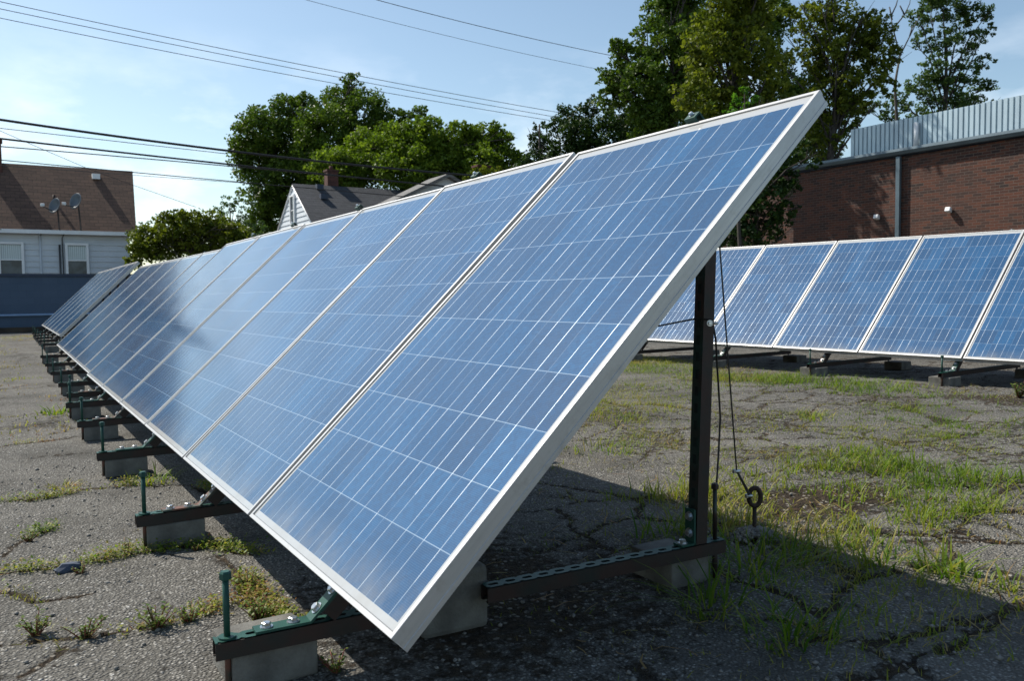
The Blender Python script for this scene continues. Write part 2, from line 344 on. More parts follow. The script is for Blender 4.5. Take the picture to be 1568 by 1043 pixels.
def np_mesh(name, V, Q, mats, parent=None, tint=None, smooth=False):
    me = bpy.data.meshes.new(name); V = np.ascontiguousarray(V, np.float32); Q = np.ascontiguousarray(Q, np.int32)
    nq, k = Q.shape
    me.vertices.add(len(V)); me.vertices.foreach_set('co', V.ravel())
    me.loops.add(nq*k); me.loops.foreach_set('vertex_index', Q.ravel())
    me.polygons.add(nq); me.polygons.foreach_set('loop_start', np.arange(0, nq*k, k, dtype=np.int32))
    if smooth: me.polygons.foreach_set('use_smooth', np.ones(nq, bool))
    me.update(calc_edges=True)
    if tint is not None:
        a = me.attributes.new('tint', 'FLOAT', 'FACE'); a.data.foreach_set('value', np.ascontiguousarray(tint, np.float32))
    return link(name, me, mats, parent)
# lattice noise for layout
def vnoise(x, y, seed=0):
    xi, yi = np.floor(x).astype(np.int64), np.floor(y).astype(np.int64); fx, fy = x-xi, y-yi
    fx, fy = fx*fx*(3-2*fx), fy*fy*(3-2*fy)
    def h(a, b):
        n = (a*374761393+b*668265263+seed*974711) & 0x7fffffff; n = ((n ^ (n >> 13))*1274126177) & 0x7fffffff; return ((n ^ (n >> 16)) & 0xffff)/65535.
    return (h(xi, yi)*(1-fx)+h(xi+1, yi)*fx)*(1-fy)+(h(xi, yi+1)*(1-fx)+h(xi+1, yi+1)*fx)*fy
def fbm(x, y, seed=0, o=4): return sum(vnoise(x*2**i, y*2**i, seed+i*17)/2**(i+1) for i in range(o))/(1-.5**o)
def hash2(a, b, s):
    n = (a*73856093 ^ b*19349663 ^ s*83492791) & 0x7fffffff; n = ((n ^ (n >> 13))*1274126177) & 0x7fffffff; return ((n ^ (n >> 15)) & 0xffff)/65535.
def vor_edge(x, y, cell, seed):
    """distance to the nearest border between irregular slabs"""
    gx, gy = x/cell, y/cell; ix, iy = np.floor(gx).astype(np.int64), np.floor(gy).astype(np.int64)
    d1 = np.full(x.shape, 9.); d2 = np.full(x.shape, 9.)
    for i in range(-2, 3):
        for j in range(-2, 3):
            a, b = ix+i, iy+j
            d = np.hypot(a+hash2(a, b, seed)-gx, b+hash2(a, b, seed+5)-gy)
            m = d < d1; d2 = np.where(m, d1, np.minimum(d2, d)); d1 = np.where(m, d, d1)
    return (d2-d1)*cell*.5
def sstep(a, b, x): t = np.clip((x-a)/(b-a), 0, 1); return t*t*(3-2*t)
def gz0(x, y):
    x, y = np.asarray(x, float), np.asarray(y, float)
    return .04*sstep(2.5, 6.3, x) - .04*sstep(5.6, 7.2, y)*(1-sstep(2.2, 4.5, x))*(1-sstep(11.5, 13, y)) + .06*sstep(12.2, 13.6, y)*(1-sstep(2.5, 5, x))*(1-sstep(20, 24, y))
def gp0(px, py):
    d = ray(px, py); return (CAM+d*(-CZ/d[2]))[:2]
LINES_PX = [[(-60, 985), (40, 985), (110, 975), (170, 972), (240, 962), (300, 950), (350, 925)], [(-40, 880), (60, 872), (120, 868), (190, 848), (260, 842), (330, 838), (395, 850)],
            [(-40, 772), (60, 766), (140, 748), (230, 740), (300, 742), (350, 760)], [(340, 850), (365, 880), (400, 925), (450, 965)], [(10, 850), (40, 825), (80, 808)],
            [(-30, 690), (60, 676), (120, 668)], [(20, 1043), (70, 1010), (110, 990)], [(-40, 915), (20, 905), (90, 912), (170, 900)], [(-20, 640), (50, 632), (110, 625)]]
LINES = [[gp0(*q) for q in l] for l in LINES_PX]
def line_dist(x, y):
    e = np.full(x.shape, 9.)
    for l in LINES:
        for (ax, ay), (bx, by) in zip(l, l[1:]):
            t = np.clip(((x-ax)*(bx-ax)+(y-ay)*(by-ay))/((bx-ax)**2+(by-ay)**2), 0, 1); e = np.minimum(e, np.hypot(x-ax-t*(bx-ax), y-ay-t*(by-ay)))
    return e
def ground_fields(x, y):
    wx = x+.16*(fbm(x*2.3, y*2.3, 3)-.5)+.05*(fbm(x*11, y*11, 4)-.5); wy = y+.16*(fbm(x*2.3+40, y*2.3, 5)-.5)+.05*(fbm(x*11+9, y*11, 6)-.5)
    right = sstep(.2, 1.4, x)
    eL = vor_edge(wx*.75, wy*1.15, 1.45, 11); eS = vor_edge(wx*.85, wy*1.1, .46, 23)
    mS = sstep(.42, .60, fbm(x*.55, y*.55, 31))*(.35+.65*right)
    cL = (1-sstep(.003, .018, eL))*sstep(.25, .5, fbm(x*.9, y*.9, 77)+.22); cS = (1-sstep(.003, .014, eS))*mS
    sl = (wx*.52+wy*.85+.10*fbm(x*1.3, y*1.3, 48))/.40; eP = np.abs(sl-np.floor(sl)-.5)*.40
    sl2 = (wx*.85-wy*.52+.2*fbm(x*1.1, y*1.1, 49)+.3*np.floor(sl+.5))/.75; eP2 = np.abs(sl2-np.floor(sl2)-.5)*.75
    mP = sstep(1.5, 2.2, x)*sstep(.36, .5, fbm(x*.9, y*.9, 50)); cS = np.maximum(cS, (1-sstep(.003, .016, np.minimum(eP, eP2+.004)))*mP)
    eD = line_dist(wx+.02, wy); crack = np.maximum(np.maximum(cL*(1-.75*(1-right)), cS*.95), (1-sstep(.004, .020, eD))*(x < .3))
    n1 = fbm(x*.8+3, y*.8, 51)
    soil = sstep(.52, .76, n1)*(.15+.25*right)
    soil = np.maximum(soil, (1-sstep(.01, .07, np.minimum(eL, eS+.05*(mS < .3))))*.46*sstep(.35, .65, fbm(x*1.6, y*1.6, 8)))
    soil = np.maximum(soil, (1-sstep(.01, .07, eD))*.44*(x < .3)*sstep(.3, .55, fbm(x*3, y*3, 28)))
    def blob(cx, cy, rx, ry): return np.clip(1.25-np.hypot((x-cx)/rx, (y-cy)/ry)-.35*(fbm(x*6, y*6, 9)-.5), 0, 1)
    dirt = blob(2.35, .86, .55, .30)                                  # bare earth by the ground anchor
    soil = np.maximum(soil, dirt)
    soil = np.maximum(soil, (1-sstep(.01, .06, np.minimum(eP, eP2)))*.42*mP); soil = np.maximum(soil, .6*blob(.6, .7, .9, .9))                 # dusty earth under the near panels
    soil = np.maximum(soil, .62*sstep(.4, .6, fbm(x*1.2, y*1.2, 15))*np.exp(-((x-5.9+.07*y)/.9)**2))
    gr = sstep(.45, .68, fbm(x*.7+9, y*.7, 61))*right*sstep(.6, 1.6, x)
    gr = np.maximum(gr, .9*np.exp(-((x-5.75+.07*(y-2.6))/.5)**2)*sstep(.34, .55, fbm(x*1.4, y*1.4, 62))*(.2+.8*np.exp(-((y-3.5)/1.1)**4)))
    gr = np.maximum(gr, .95*blob(1.75, .78, .42, .26)); gr = np.maximum(gr, .8*blob(2.15, 1.15, .6, .22)); gr = np.maximum(gr, blob(2.55, .42, .55, .17)*.95); gr = np.maximum(gr, blob(3.1, .72, .4, .22)*.9)
    gr = np.maximum(gr, .55*blob(1.3, .25, .45, .30))
    def patch(cx, cy, ra, rb, a):
        dx, dy = x-cx, y-cy; p_, q_ = (dx*.85-dy*.52)/ra, (dx*.52+dy*.85)/rb
        return a*np.clip(1.3-np.hypot(p_, q_)-.9*(fbm(x*5, y*5, 19)-.5), 0, 1)
    pt = np.zeros(x.shape)
    for q in ((3.13, 3.17, .40, .75, .9), (2.65, 2.35, .30, .55, .9), (4.36, 4.3, .8, .7, .6), (2.88, 1.83, .8, .10, .9), (2.3, 1.75, .5, .3, .5), (3.04, 1.47, .6, .09, .8), (2.2, 1.0, .75, .16, 1), (3.0, 1.12, .45, .16, 1),
              (2.93, .80, .5, .14, 1), (4.73, 1.31, .45, .30, .8), (3.97, 2.55, .6, .22, .7), (3.93, 1.89, .35, .12, .6), (5.5, 5.4, .9, .6, .6), (6.2, 6.8, .6, .9, .8), (3.6, 2.1, .5, .07, .6), (4.4, 1.95, .5, .07, .6), (2.6, 3.1, .4, .4, .5)): pt = np.maximum(pt, patch(*q))
    gr = np.maximum(gr*.75, pt); soil = np.maximum(soil, .42*np.minimum(pt*1.5, 1))
    gr = gr*(1-.92*dirt)
    return crack, soil, gr

def build_ground():
    def graded(lo, hi, a, b, h, g):
        mid = np.arange(a, b, h); up = [b]; s = h
        while up[-1] < hi: s = min(s*g, 40); up.append(up[-1]+s)
        dn = [a]; s = h
        while dn[-1] > lo: s = min(s*g, 40); dn.append(dn[-1]-s)
        return np.concatenate([np.array(dn[1:][::-1]), mid, np.array(up)])
    xs = graded(-400, 500, -1.1, 3.4, .014, 1.018); ys = graded(-60, 700, -.7, 3.4, .014, 1.015)
    X, Y = np.meshgrid(xs, ys); x, y = X.ravel(), Y.ravel()
    crack, soil, gr = ground_fields(x, y)
    near = (np.hypot(x, y) < 45)
    z = gz0(x, y)+.030*(fbm(x*.9, y*.9, 90)-.5)+.012*(fbm(x*5, y*5, 91)-.5)+.006*(fbm(x*28, y*28, 92, 3)-.5)
    z = np.where(near, z-.009*crack+.016*soil*(fbm(x*14, y*14, 94)-.2), gz0(x, y)-.01)
    z = z-.01*np.exp(-((x-2.35)/.5)**2-((y-.86)/.3)**2)
    nx, ny = len(xs), len(ys); i = np.arange(nx*ny).reshape(ny, nx)
    Q = np.stack([i[:-1, :-1], i[:-1, 1:], i[1:, 1:], i[1:, :-1]], -1).reshape(-1, 4)
    o = np_mesh('ground', np.stack([x, y, z], 1), Q, M['ground'], smooth=True)
    for nm, v in (('crack', crack), ('soil', np.where(near, soil, .75))):
        a = o.data.attributes.new(nm, 'FLOAT', 'POINT'); a.data.foreach_set('value', v.astype(np.float32))
    tag(o, kind='structure')
build_ground()
def gz(x, y):
    return float(gz0(x, y))

# ------------------------------------------------------------------ grass
def blades(P, H, lean, width, tint, az=None):
    """tapered bent blades: P (n,3) roots"""
    n = len(P); az = rng.uniform(0, 2*np.pi, n) if az is None else az
    d = np.stack([np.cos(az), np.sin(az), np.zeros(n)], 1); s = np.stack([-np.sin(az), np.cos(az), np.zeros(n)], 1)
    V = []
    for t, w in ((0, 1.), (.38, .85), (.74, .55), (1., .06)):
        c = P+d*(lean*H*t**1.8)[:, None]+np.array([0, 0, 1.])*(H*(t-.25*lean*t**2.2))[:, None]
        V += [c-s*(width*w/2)[:, None], c+s*(width*w/2)[:, None]]
    V = np.stack(V, 1)
    b = np.arange(n)[:, None, None]*8; q = np.array([[0, 1, 3, 2], [2, 3, 5, 4], [4, 5, 7, 6]])[None]
    return V.reshape(-1, 3), (b+q).reshape(-1, 4), np.repeat(tint, 3)
def merge(parts):
    V, Q, T, o = [], [], [], 0
    for v, q, t in parts: V.append(v); Q.append(q+o); T.append(t); o += len(v)
    return np.concatenate(V), np.concatenate(Q), np.concatenate(T)
def build_grass():
    parts = []
    def scatter(n, x0, x1, y0, y1, fn, hs, wid, tint0, tint1, clump=.0, cl=1):
        x = rng.uniform(x0, x1, n); y = rng.uniform(y0, y1, n); c, s, g = ground_fields(x, y); p = fn(x, y, c, s, g)
        k = rng.uniform(0, 1, n) < p; x, y, p = x[k], y[k], p[k]
        if cl > 1:
            x = np.repeat(x, cl)+rng.normal(0, clump, len(x)*cl); y = np.repeat(y, cl)+rng.normal(0, clump, len(y)*cl); p = np.repeat(p, cl)
        m = len(x); H = rng.uniform(0, 1, m)**1.6*(hs[1]-hs[0])+hs[0]; H = H*(.6+.4*p); 
        t = np.clip(tint0+(tint1-tint0)*fbm(x*1.1, y*1.1, 44)+rng.normal(0, .12, m), 0, 1)
        z = gz0(x, y)-.012
        parts.append(blades(np.stack([x, y, z], 1), H, rng.uniform(.25, 1.5, m), rng.uniform(*wid, m), t))
    # between the rows: clumps on the grassy patches and along the cracks
    scatter(17000, .9, 6.8, -.3, 9, lambda x, y, c, s, g: g*.85, (.015, .085), (.0025, .0055), .0, .95, .04, 9)
    scatter(60000, .5, 6.6, -.3, 9, lambda x, y, c, s, g: (.10+.40*s+.4*g)*sstep(.45, .60, fbm(x*2.1, y*2.1, 66))*sstep(.3, .9, x), (.008, .055), (.002, .0045), .1, 1.1, .028, 7)
    scatter(60000, .6, 6.6, -.2, 10, lambda x, y, c, s, g: c*.6*(x > .9)*sstep(.38, .6, fbm(x*1.9, y*1.9, 67)), (.02, .07), (.0025, .005), .1, 1.1, .025, 7)
    scatter(2500, 5.0, 7.2, .5, 10, lambda x, y, c, s, g: np.exp(-((x-5.75+.07*(y-2.6))/.42)**2)*sstep(.35, .5, fbm(x*1.4, y*1.4, 62))*(.12+np.exp(-((y-3.5)/1.0)**4)), (.04, .15), (.004, .008), .0, .65, .04, 10)
    scatter(700, 1.5, 3.4, .35, 1.5, lambda x, y, c, s, g: g, (.07, .17), (.004, .007), .0, .8, .03, 9)
    # left of the rows: low weeds in the cracks, denser farther away
    scatter(60000, -5, .05, .2, 7, lambda x, y, c, s, g: c*.7*sstep(.42, .58, fbm(x*1.5, y*1.5, 71)), (.010, .045), (.003, .006), .25, 1.3, .022, 7)
    scatter(30000, -9, .3, 4.6, 26, lambda x, y, c, s, g: sstep(.46, .66, fbm(x*.9, y*.9, 72))*.30+c*.14, (.02, .07), (.006, .012), .3, 1.2, .05, 6)
    scatter(5000, 1.5, 16, 9, 25, lambda x, y, c, s, g: g*.4+c*.1, (.05, .12), (.008, .014), .2, 1.0, .06, 4)
    V, Q, T = merge(parts); o = np_mesh('grass', V, Q, M['grass'], tint=T)
    tag(o, 'short yellow green grass growing in patches and cracks of the old asphalt', 'grass', kind='stuff')
build_grass()
def build_litter():
    n = 5200; x = rng.uniform(.3, 5.5, n); y = rng.uniform(-.4, 6, n); c, s_, g = ground_fields(x, y); k = rng.uniform(0, 1, n) < (.12+.6*s_+.7*g+.5*c)*.8; x, y = x[k], y[k]; m = len(x)
    a = rng.uniform(0, 6.28, m); l = rng.uniform(.02, .09, m); w = rng.uniform(.0012, .003, m); z = gz0(x, y)+rng.uniform(.006, .022, m)
    d = np.stack([np.cos(a)*l, np.sin(a)*l, rng.uniform(-.1, .25, m)*l], 1); q = np.stack([-np.sin(a)*w, np.cos(a)*w, np.zeros(m)], 1); p = np.stack([x, y, z], 1); b_ = rng.normal(0, .12, (m, 1))*np.stack([-np.sin(a)*l, np.cos(a)*l, np.zeros(m)], 1)
    V = np.stack([p-q, p+q, p+d*.5+b_+q, p+d*.5+b_-q, p+d+q*.4, p+d-q*.4], 1).reshape(-1, 3); o = np.arange(m)[:, None, None]*6; Q = (o+np.array([[0, 1, 2, 3], [3, 2, 4, 5]])[None]).reshape(-1, 4)
    tag(np_mesh('dry_straw', V, Q, M['grass'], tint=np.repeat(np.clip(rng.normal(.84, .07, m), 0, 1), 2)), 'dry straw and dead stems lying on the asphalt', 'straw', kind='stuff')
    n = 2600; x = np.concatenate([rng.uniform(-1.8, 3.6, n), rng.uniform(-2.5, 0, 700)]); y = np.concatenate([rng.uniform(-.5, 3.6, n), rng.uniform(2, 7, 700)]); n = len(x)
    r = rng.uniform(.003, .0085, n)*np.where(rng.uniform(0, 1, n) > .97, 1.5, 1)
    base = np.array([(1, 0, 0), (0, 1, 0), (-1, 0, 0), (0, -1, 0), (0, 0, .8), (0, 0, -.8)], float)
    V = base[None]*r[:, None, None]*rng.uniform(.6, 1.3, (n, 6, 1)); a = rng.uniform(0, 6.28, n); ca, sa = np.cos(a)[:, None], np.sin(a)[:, None]
    V = np.stack([V[:, :, 0]*ca-V[:, :, 1]*sa, V[:, :, 0]*sa+V[:, :, 1]*ca, V[:, :, 2]], 2)+np.stack([x, y, gz0(x, y)+.004], 1)[:, None]
    T_ = np.array([(0, 1, 4), (1, 2, 4), (2, 3, 4), (3, 0, 4), (1, 0, 5), (2, 1, 5), (3, 2, 5), (0, 3, 5)]); Q = (np.arange(n)[:, None, None]*6+T_[None]).reshape(-1, 3)
    tag(np_mesh('loose_gravel', V.reshape(-1, 3), Q, M['chip']), 'loose pale gravel chips scattered over the asphalt', 'gravel', kind='stuff')
build_litter()
def build_low_weeds():
    V, T = [], []
    for li, (l, dens) in enumerate(zip(LINES, (260, 240, 200, 330, 200, 60, 90, 90, 60))):
        for (ax, ay), (bx, by) in zip(l, l[1:]):
            n = int(dens*math.hypot(bx-ax, by-ay)/.28); t = rng.uniform(0, 1, n); x = ax+(bx-ax)*t; y = ay+(by-ay)*t
            k = rng.uniform(0, 1, n) < sstep(.46, .62, fbm(x*4.3, y*4.3, 33+li)); x, y = x[k], y[k]; m = len(x)
            cx, cy = x+rng.normal(0, .022, m), y+rng.normal(0, .022, m); hue = fbm(x*3.1, y*3.1, 35)
            for _ in range(4):
                a = rng.uniform(0, 6.28, m); e = rng.uniform(-.2, .9, m); L_ = rng.uniform(.006, .019, m); h = rng.uniform(.002, .045, m)*rng.uniform(.2, 1, m)
                d = np.stack([np.cos(a)*np.cos(e), np.sin(a)*np.cos(e), np.sin(e)], 1)*L_[:, None]; q = np.stack([-np.sin(a), np.cos(a), np.zeros(m)], 1)*(L_*.24)[:, None]
                p = np.stack([cx+rng.normal(0, .012, m), cy+rng.normal(0, .012, m), gz0(x, y)+h], 1)
                V.append(np.stack([p, p+d*.5+q, p+d, p+d*.5-q], 1).reshape(-1, 3)); T.append(np.clip(.15+hue*1.1-.25+rng.normal(.1, .22, m), 0, 1))
    V = np.concatenate(V); T = np.concatenate(T); Q = np.arange(len(V)).reshape(-1, 4)
    tag(np_mesh('low_weeds', V, Q, M['grass'], tint=T), 'low green and reddish weeds matted along the cracks of the left asphalt', 'weeds', kind='stuff')
build_low_weeds()
def ground_pt(px, py):
    d = ray(px, py); t = -CZ/d[2]; p = CAM+d*t
    z = gz(p[0], p[1]); t = (z-CZ)/d[2]; p = CAM+d*t; return p
def tuft(px, py, n, h, spread, label, t0=.1, w=(.004, .008)):
    p = ground_pt(px, py); m = n
    a = rng.uniform(0, 2*np.pi, m); r = spread*rng.uniform(0, 1, m)**.8*.75
    P = np.stack([r*np.cos(a), r*np.sin(a), np.full(m, -.012)], 1)
    V, Q, T = blades(P, rng.uniform(.2, 1.0, m)**1.3*h*.85, rng.uniform(.3, 1.7, m), rng.uniform(*w, m), np.clip(t0+rng.normal(.14, .2, m), 0, 1), a+rng.normal(0, .9, m))
    o = np_mesh('grass_tuft', V, Q, M['grass'], tint=T); o.location = p; tag(o, label, 'grass tuft', 'single grass tufts')
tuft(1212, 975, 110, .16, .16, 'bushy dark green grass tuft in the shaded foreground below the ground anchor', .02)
tuft(1085, 935, 60, .24, .12, 'tall thin grass tuft in shade just in front of the rear concrete block', .1)
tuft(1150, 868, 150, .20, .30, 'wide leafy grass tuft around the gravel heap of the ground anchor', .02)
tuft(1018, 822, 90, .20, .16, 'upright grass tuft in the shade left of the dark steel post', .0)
tuft(1452, 878, 75, .17, .12, 'broad bladed grass tuft at the edge of the shadow, right foreground', .2, (.006, .011))
tuft(1350, 862, 120, .15, .25, 'sunlit green grass tuft beside the bare earth patch', .2)
tuft(1545, 905, 45, .14, .12, 'small yellowing grass tuft at the right edge of the picture', .45)
tuft(232, 737, 90, .12, .16, 'bright yellow green grass tuft behind the concrete block with the rusty bracket', .2)
tuft(90, 632, 55, .14, .2, 'bright green tuft alone on the asphalt at the far left', .18, (.01, .016))
tuft(100, 745, 90, .06, .10, 'low dry grass tuft in a crack on the left asphalt', .6)
tuft(920, 690, 130, .13, .3, 'sunlit green tuft between the panel edge and the steel post', .25)
tuft(1240, 640, 110, .12, .22, 'grass tuft in the sunny middle ground between the two rows', .35)
def weed(px, py, h, n, label, red=.5, seed=1):
    p = ground_pt(px, py); rr = random.Random(seed); root = empty('weed_plant', p); tag(root, label, 'weed', 'weeds in the asphalt cracks')
    st = MB(); LV, LQ, LT = [], [], []
    for i in range(n):
        a = rr.uniform(0, 6.28); ln = h*rr.uniform(.5, 1.0); sp = rr.uniform(.2, .75)
        pts = [(math.cos(a)*sp*ln*t, math.sin(a)*sp*ln*t, ln*t*(1-.3*sp*t)-.01) for t in (0, .35, .7, 1)]
        st.tube(pts, [.0022, .0018, .0014, .0008], 5)
        for j in range(13):
            t = rr.uniform(.2, 1); b = Vector(pts[0]).lerp(Vector(pts[3]), t); b.z = ln*t*(1-.3*sp*t)-.01
            a2 = rr.uniform(0, 6.28); l = h*.16*rr.uniform(.6, 1.3); d = Vector((math.cos(a2), math.sin(a2), rr.uniform(-.1, .8))).normalized(); s = d.cross(Vector((0, 0, 1))).normalized()*l*.28
            o = len(LV); LV += [b, b+d*l*.5+s, b+d*l, b+d*l*.5-s]; LQ.append((o, o+1, o+2, o+3)); LT.append(rr.random())
    st.build('stem', M['stem_red'], root)
    np_mesh('leaf_cluster', np.array([tuple(q) for q in LV]), np.array(LQ), M['leaf_weed'], root, np.array(LT))
for i, (px, py, h, n, lab) in enumerate([
    (240, 965, .12, 9, 'red stemmed weed with sparse leaves in the left foreground crack'),
    (130, 980, .10, 10, 'low reddish weed at the left end of the foreground crack'),
    (55, 975, .11, 8, 'small leafy weed in the crack by the lower left corner'),
    (290, 955, .09, 8, 'weed nearest to the front steel rail, leaves turning red'),
    (395, 950, .11, 12, 'green leafy weed growing at the shadow edge behind the front anchor rod'),
    (380, 905, .10, 10, 'upright green weed beside the shadow line in front of the second block'),
    (195, 842, .07, 9, 'weed against the left corner of the second concrete block'),
    (300, 843, .05, 6, 'tiny weed in front of the right corner of the second concrete block'),
    (45, 830, .07, 9, 'orange tipped weed on the left asphalt by the picture edge'),
    (125, 880, .07, 8, 'flat weed beside a small dark stone on the left asphalt'),
    (515, 1030, .09, 8, 'weed in the lit patch beside the front concrete block'),
    (1560, 610, .22, 14, 'broad leafy weed at the near end of the back row')]):
    weed(px, py, h*.8, n+4, lab, seed=i+3)
p = ground_pt(106, 876); mb = MB(); b = bmesh.new(); bmesh.ops.create_icosphere(b, subdivisions=2, radius=.03)
for v in b.verts: v.co = Vector((v.co.x*1.5, v.co.y, v.co.z*.7))*(1+.25*random.uniform(-1, 1))
mb.add(b, Matrix.Translation((0, 0, .012))); o = mb.build('stone', M['bluecap']); o.location = p; tag(o, 'fist sized dark stone lying on the left asphalt', 'stone')

# ------------------------------------------------------------------ solar panels
LEN = 1.65
def make_panel(width, label, group):
    """local: x along the row, y up the slope, z outward; origin = lower near corner of the front face"""
    root = empty('solar_panel'); tag(root, label, 'solar panel', group)
    d, lip = .046, .011
    fr = MB(); prof = [(.0008, 0), (lip, 0), (lip, -.0042), (.0045, -.0042), (.0045, -d+.003), (.03, -d+.003), (.03, -d), (0, -d), (0, -.035), (.0014, -.034), (.0014, -.016), (0, -.015), (0, -.0008)]; np_ = len(prof)
    cs = [(0, 0, 1, 1), (width, 0, -1, 1), (width, LEN, -1, -1), (0, LEN, 1, -1)]
    rings = [[fr.bm.verts.new((cx+sx*a, cy+sy*a, b)) for a, b in prof] for cx, cy, sx, sy in cs]
    for i in range(4):
        A, B = rings[i], rings[(i+1) % 4]
        for j in range(np_): fr.bm.faces.new((A[j], A[(j+1) % np_], B[(j+1) % np_], B[j]))
    bmesh.ops.recalc_face_normals(fr.bm, faces=fr.bm.faces[:])
    f = fr.build('frame', M['alu'], root)
    gb = MB(); a = lip-.004; z0, z1 = -.0042, -.0090
    vs = [gb.bm.verts.new(p) for p in ((a, a, z0), (width-a, a, z0), (width-a, LEN-a, z0), (a, LEN-a, z0))]
    lo = [gb.bm.verts.new((v.co.x, v.co.y, z1)) for v in vs]
    uvl = gb.bm.loops.layers.uv.new('UVMap')
    top = gb.bm.faces.new(vs)
    for lp, uv in zip(top.loops, ((0, 0), (1, 0), (1, 1), (0, 1))): lp[uvl].uv = uv
    g = gb.bm.faces.new(lo[::-1]); g.material_index = 1
    for i in range(4): q = gb.bm.faces.new((vs[i], lo[i], lo[(i+1) % 4], vs[(i+1) % 4])); q.material_index = 1
    gb.build('glass_sheet', [M['cells'], M['backsheet']], root)
    jb = MB(); jb.box((width/2, LEN-.2, -.024), (.11, .11, .028), bev=.003); jb.build('junction_box', M['black'], root)
    CH[root] = list(root.children)
    return root
def panel_matrix(o, hd, sl, tau):
    ax = Vector((math.sin(hd)*math.cos(sl), math.cos(hd)*math.cos(sl), math.sin(sl)))
    up = Vector((math.cos(hd)*math.cos(tau), -math.sin(hd)*math.cos(tau), math.sin(tau)))
    # x axis along the row must keep the frame right handed: outward normal = up x ax
    n = up.cross(ax).normalized()
    if n.z < 0: n = -n
    up = (up-ax*up.dot(ax)).normalized()
    return Matrix(((ax.x, up.x, n.x, o[0]), (ax.y, up.y, n.y, o[1]), (ax.z, up.z, n.z, o[2]), (0, 0, 0, 1)))
# NB: ax x up points down-slope-in; mirror handled by building y up the slope and x along the row with z = ax x up flipped through row order
protos = {}
ORD = ['nearest', 'second', 'third', 'fourth', 'fifth', 'sixth', 'seventh', 'eighth', 'ninth', 'tenth', 'eleventh']
def place_panel(y0, y1, x, z, hd, sl, tau, label, group):
    w = round(y1-y0, 3)
    r = make_panel(w, label, group) if w not in protos else copy_tree(protos[w])
    protos.setdefault(w, r); tag(r, label, 'solar panel', group)
    # local x runs toward the camera so that (x, up, outward) is right handed: origin at the far lower corner
    ax = Vector((math.sin(hd)*math.cos(sl), math.cos(hd)*math.cos(sl), math.sin(sl)))
    up = Vector((math.cos(hd)*math.cos(tau), -math.sin(hd)*math.cos(tau), math.sin(tau))); up = (up-ax*up.dot(ax)).normalized()
    n = (-ax).cross(up)
    o = Vector((x, 0, z))+ax*y1
    m = Matrix(((-ax.x, up.x, n.x, o.x), (-ax.y, up.y, n.y, o.y), (-ax.z, up.z, n.z, o.z), (0, 0, 0, 1)))
    r.matrix_world = m; return r
TAU = .7623
seams = [0, 1.0376, 2.0752, 3.1128, 4.17, 5.29, 6.50]
G1 = 'solar panels of the long front row'
LA = ['nearest solar panel of the front row, its thick silver edge facing the camera',
      'second solar panel of the front row, between two broad silver seams',
      'third solar panel of the front row, below the pale gabled house',
      'fourth solar panel of the front row, below the grey shingled roof',
      'fifth solar panel of the front row, pale with reflected sky',
      'sixth solar panel of the front row, just before the wider gap',
      'seventh solar panel of the front row, first one beyond the wider gap',
      'eighth solar panel of the front row, half pale and half dark with reflections',
      'ninth solar panel of the front row, darkened by the reflected roof',
      'tenth solar panel of the front row, narrow and dark in the distance',
      'eleventh solar panel of the front row, last before the black step up']
for i in range(6):
    place_panel(seams[i]+(.0 if i == 0 else .010), seams[i+1]-.010, 0, .25, 0, 0, TAU+(.004 if i == 1 else -.003 if i == 3 else 0), LA[i], G1)
for i in range(5):
    a = i*1.1566
    r = place_panel(a+.012, a+1.1446, 0, 0, 0, .006, .7765, LA[6+i], G1); r.location = Vector(r.location)+Vector((.0623, 6.6335, .2089))
for i in range(6):
    a = i*1.0591
    r = place_panel(a+.010, a+1.049, 0, 0, -.0018, .0022, .7837, f'{["nearest","second","third","fourth","fifth","farthest"][i]} panel of the raised dark group at the far end of the front row', G1)
    r.location = Vector(r.location)+Vector((.1364, 13.1821, .3488))
G2 = 'solar panels of the back row by the brick building'
LB = {-1: 'solar panel of the back row cut off by the right edge of the picture',
      0: 'large deep blue panel of the back row, nearest one wholly in view',
      1: 'second panel in view of the back row, left of the green strut end',
      2: 'third panel in view of the back row, under the left wall lamp',
      3: 'fourth panel in view of the back row, right behind the steel post and its cable',
      4: 'panel of the back row partly hidden behind the steel post and the front panel',
      5: 'panel of the back row mostly hidden behind the nearest front panel'}
for i in range(-1, 6):
    a = (i-1)*.9848
    r = place_panel(a+.009, a+.9758, 0, 0, -.0683, .006, .7809, LB[i], G2); r.location = Vector(r.location)+Vector((6.509, 2.6454, .2859))

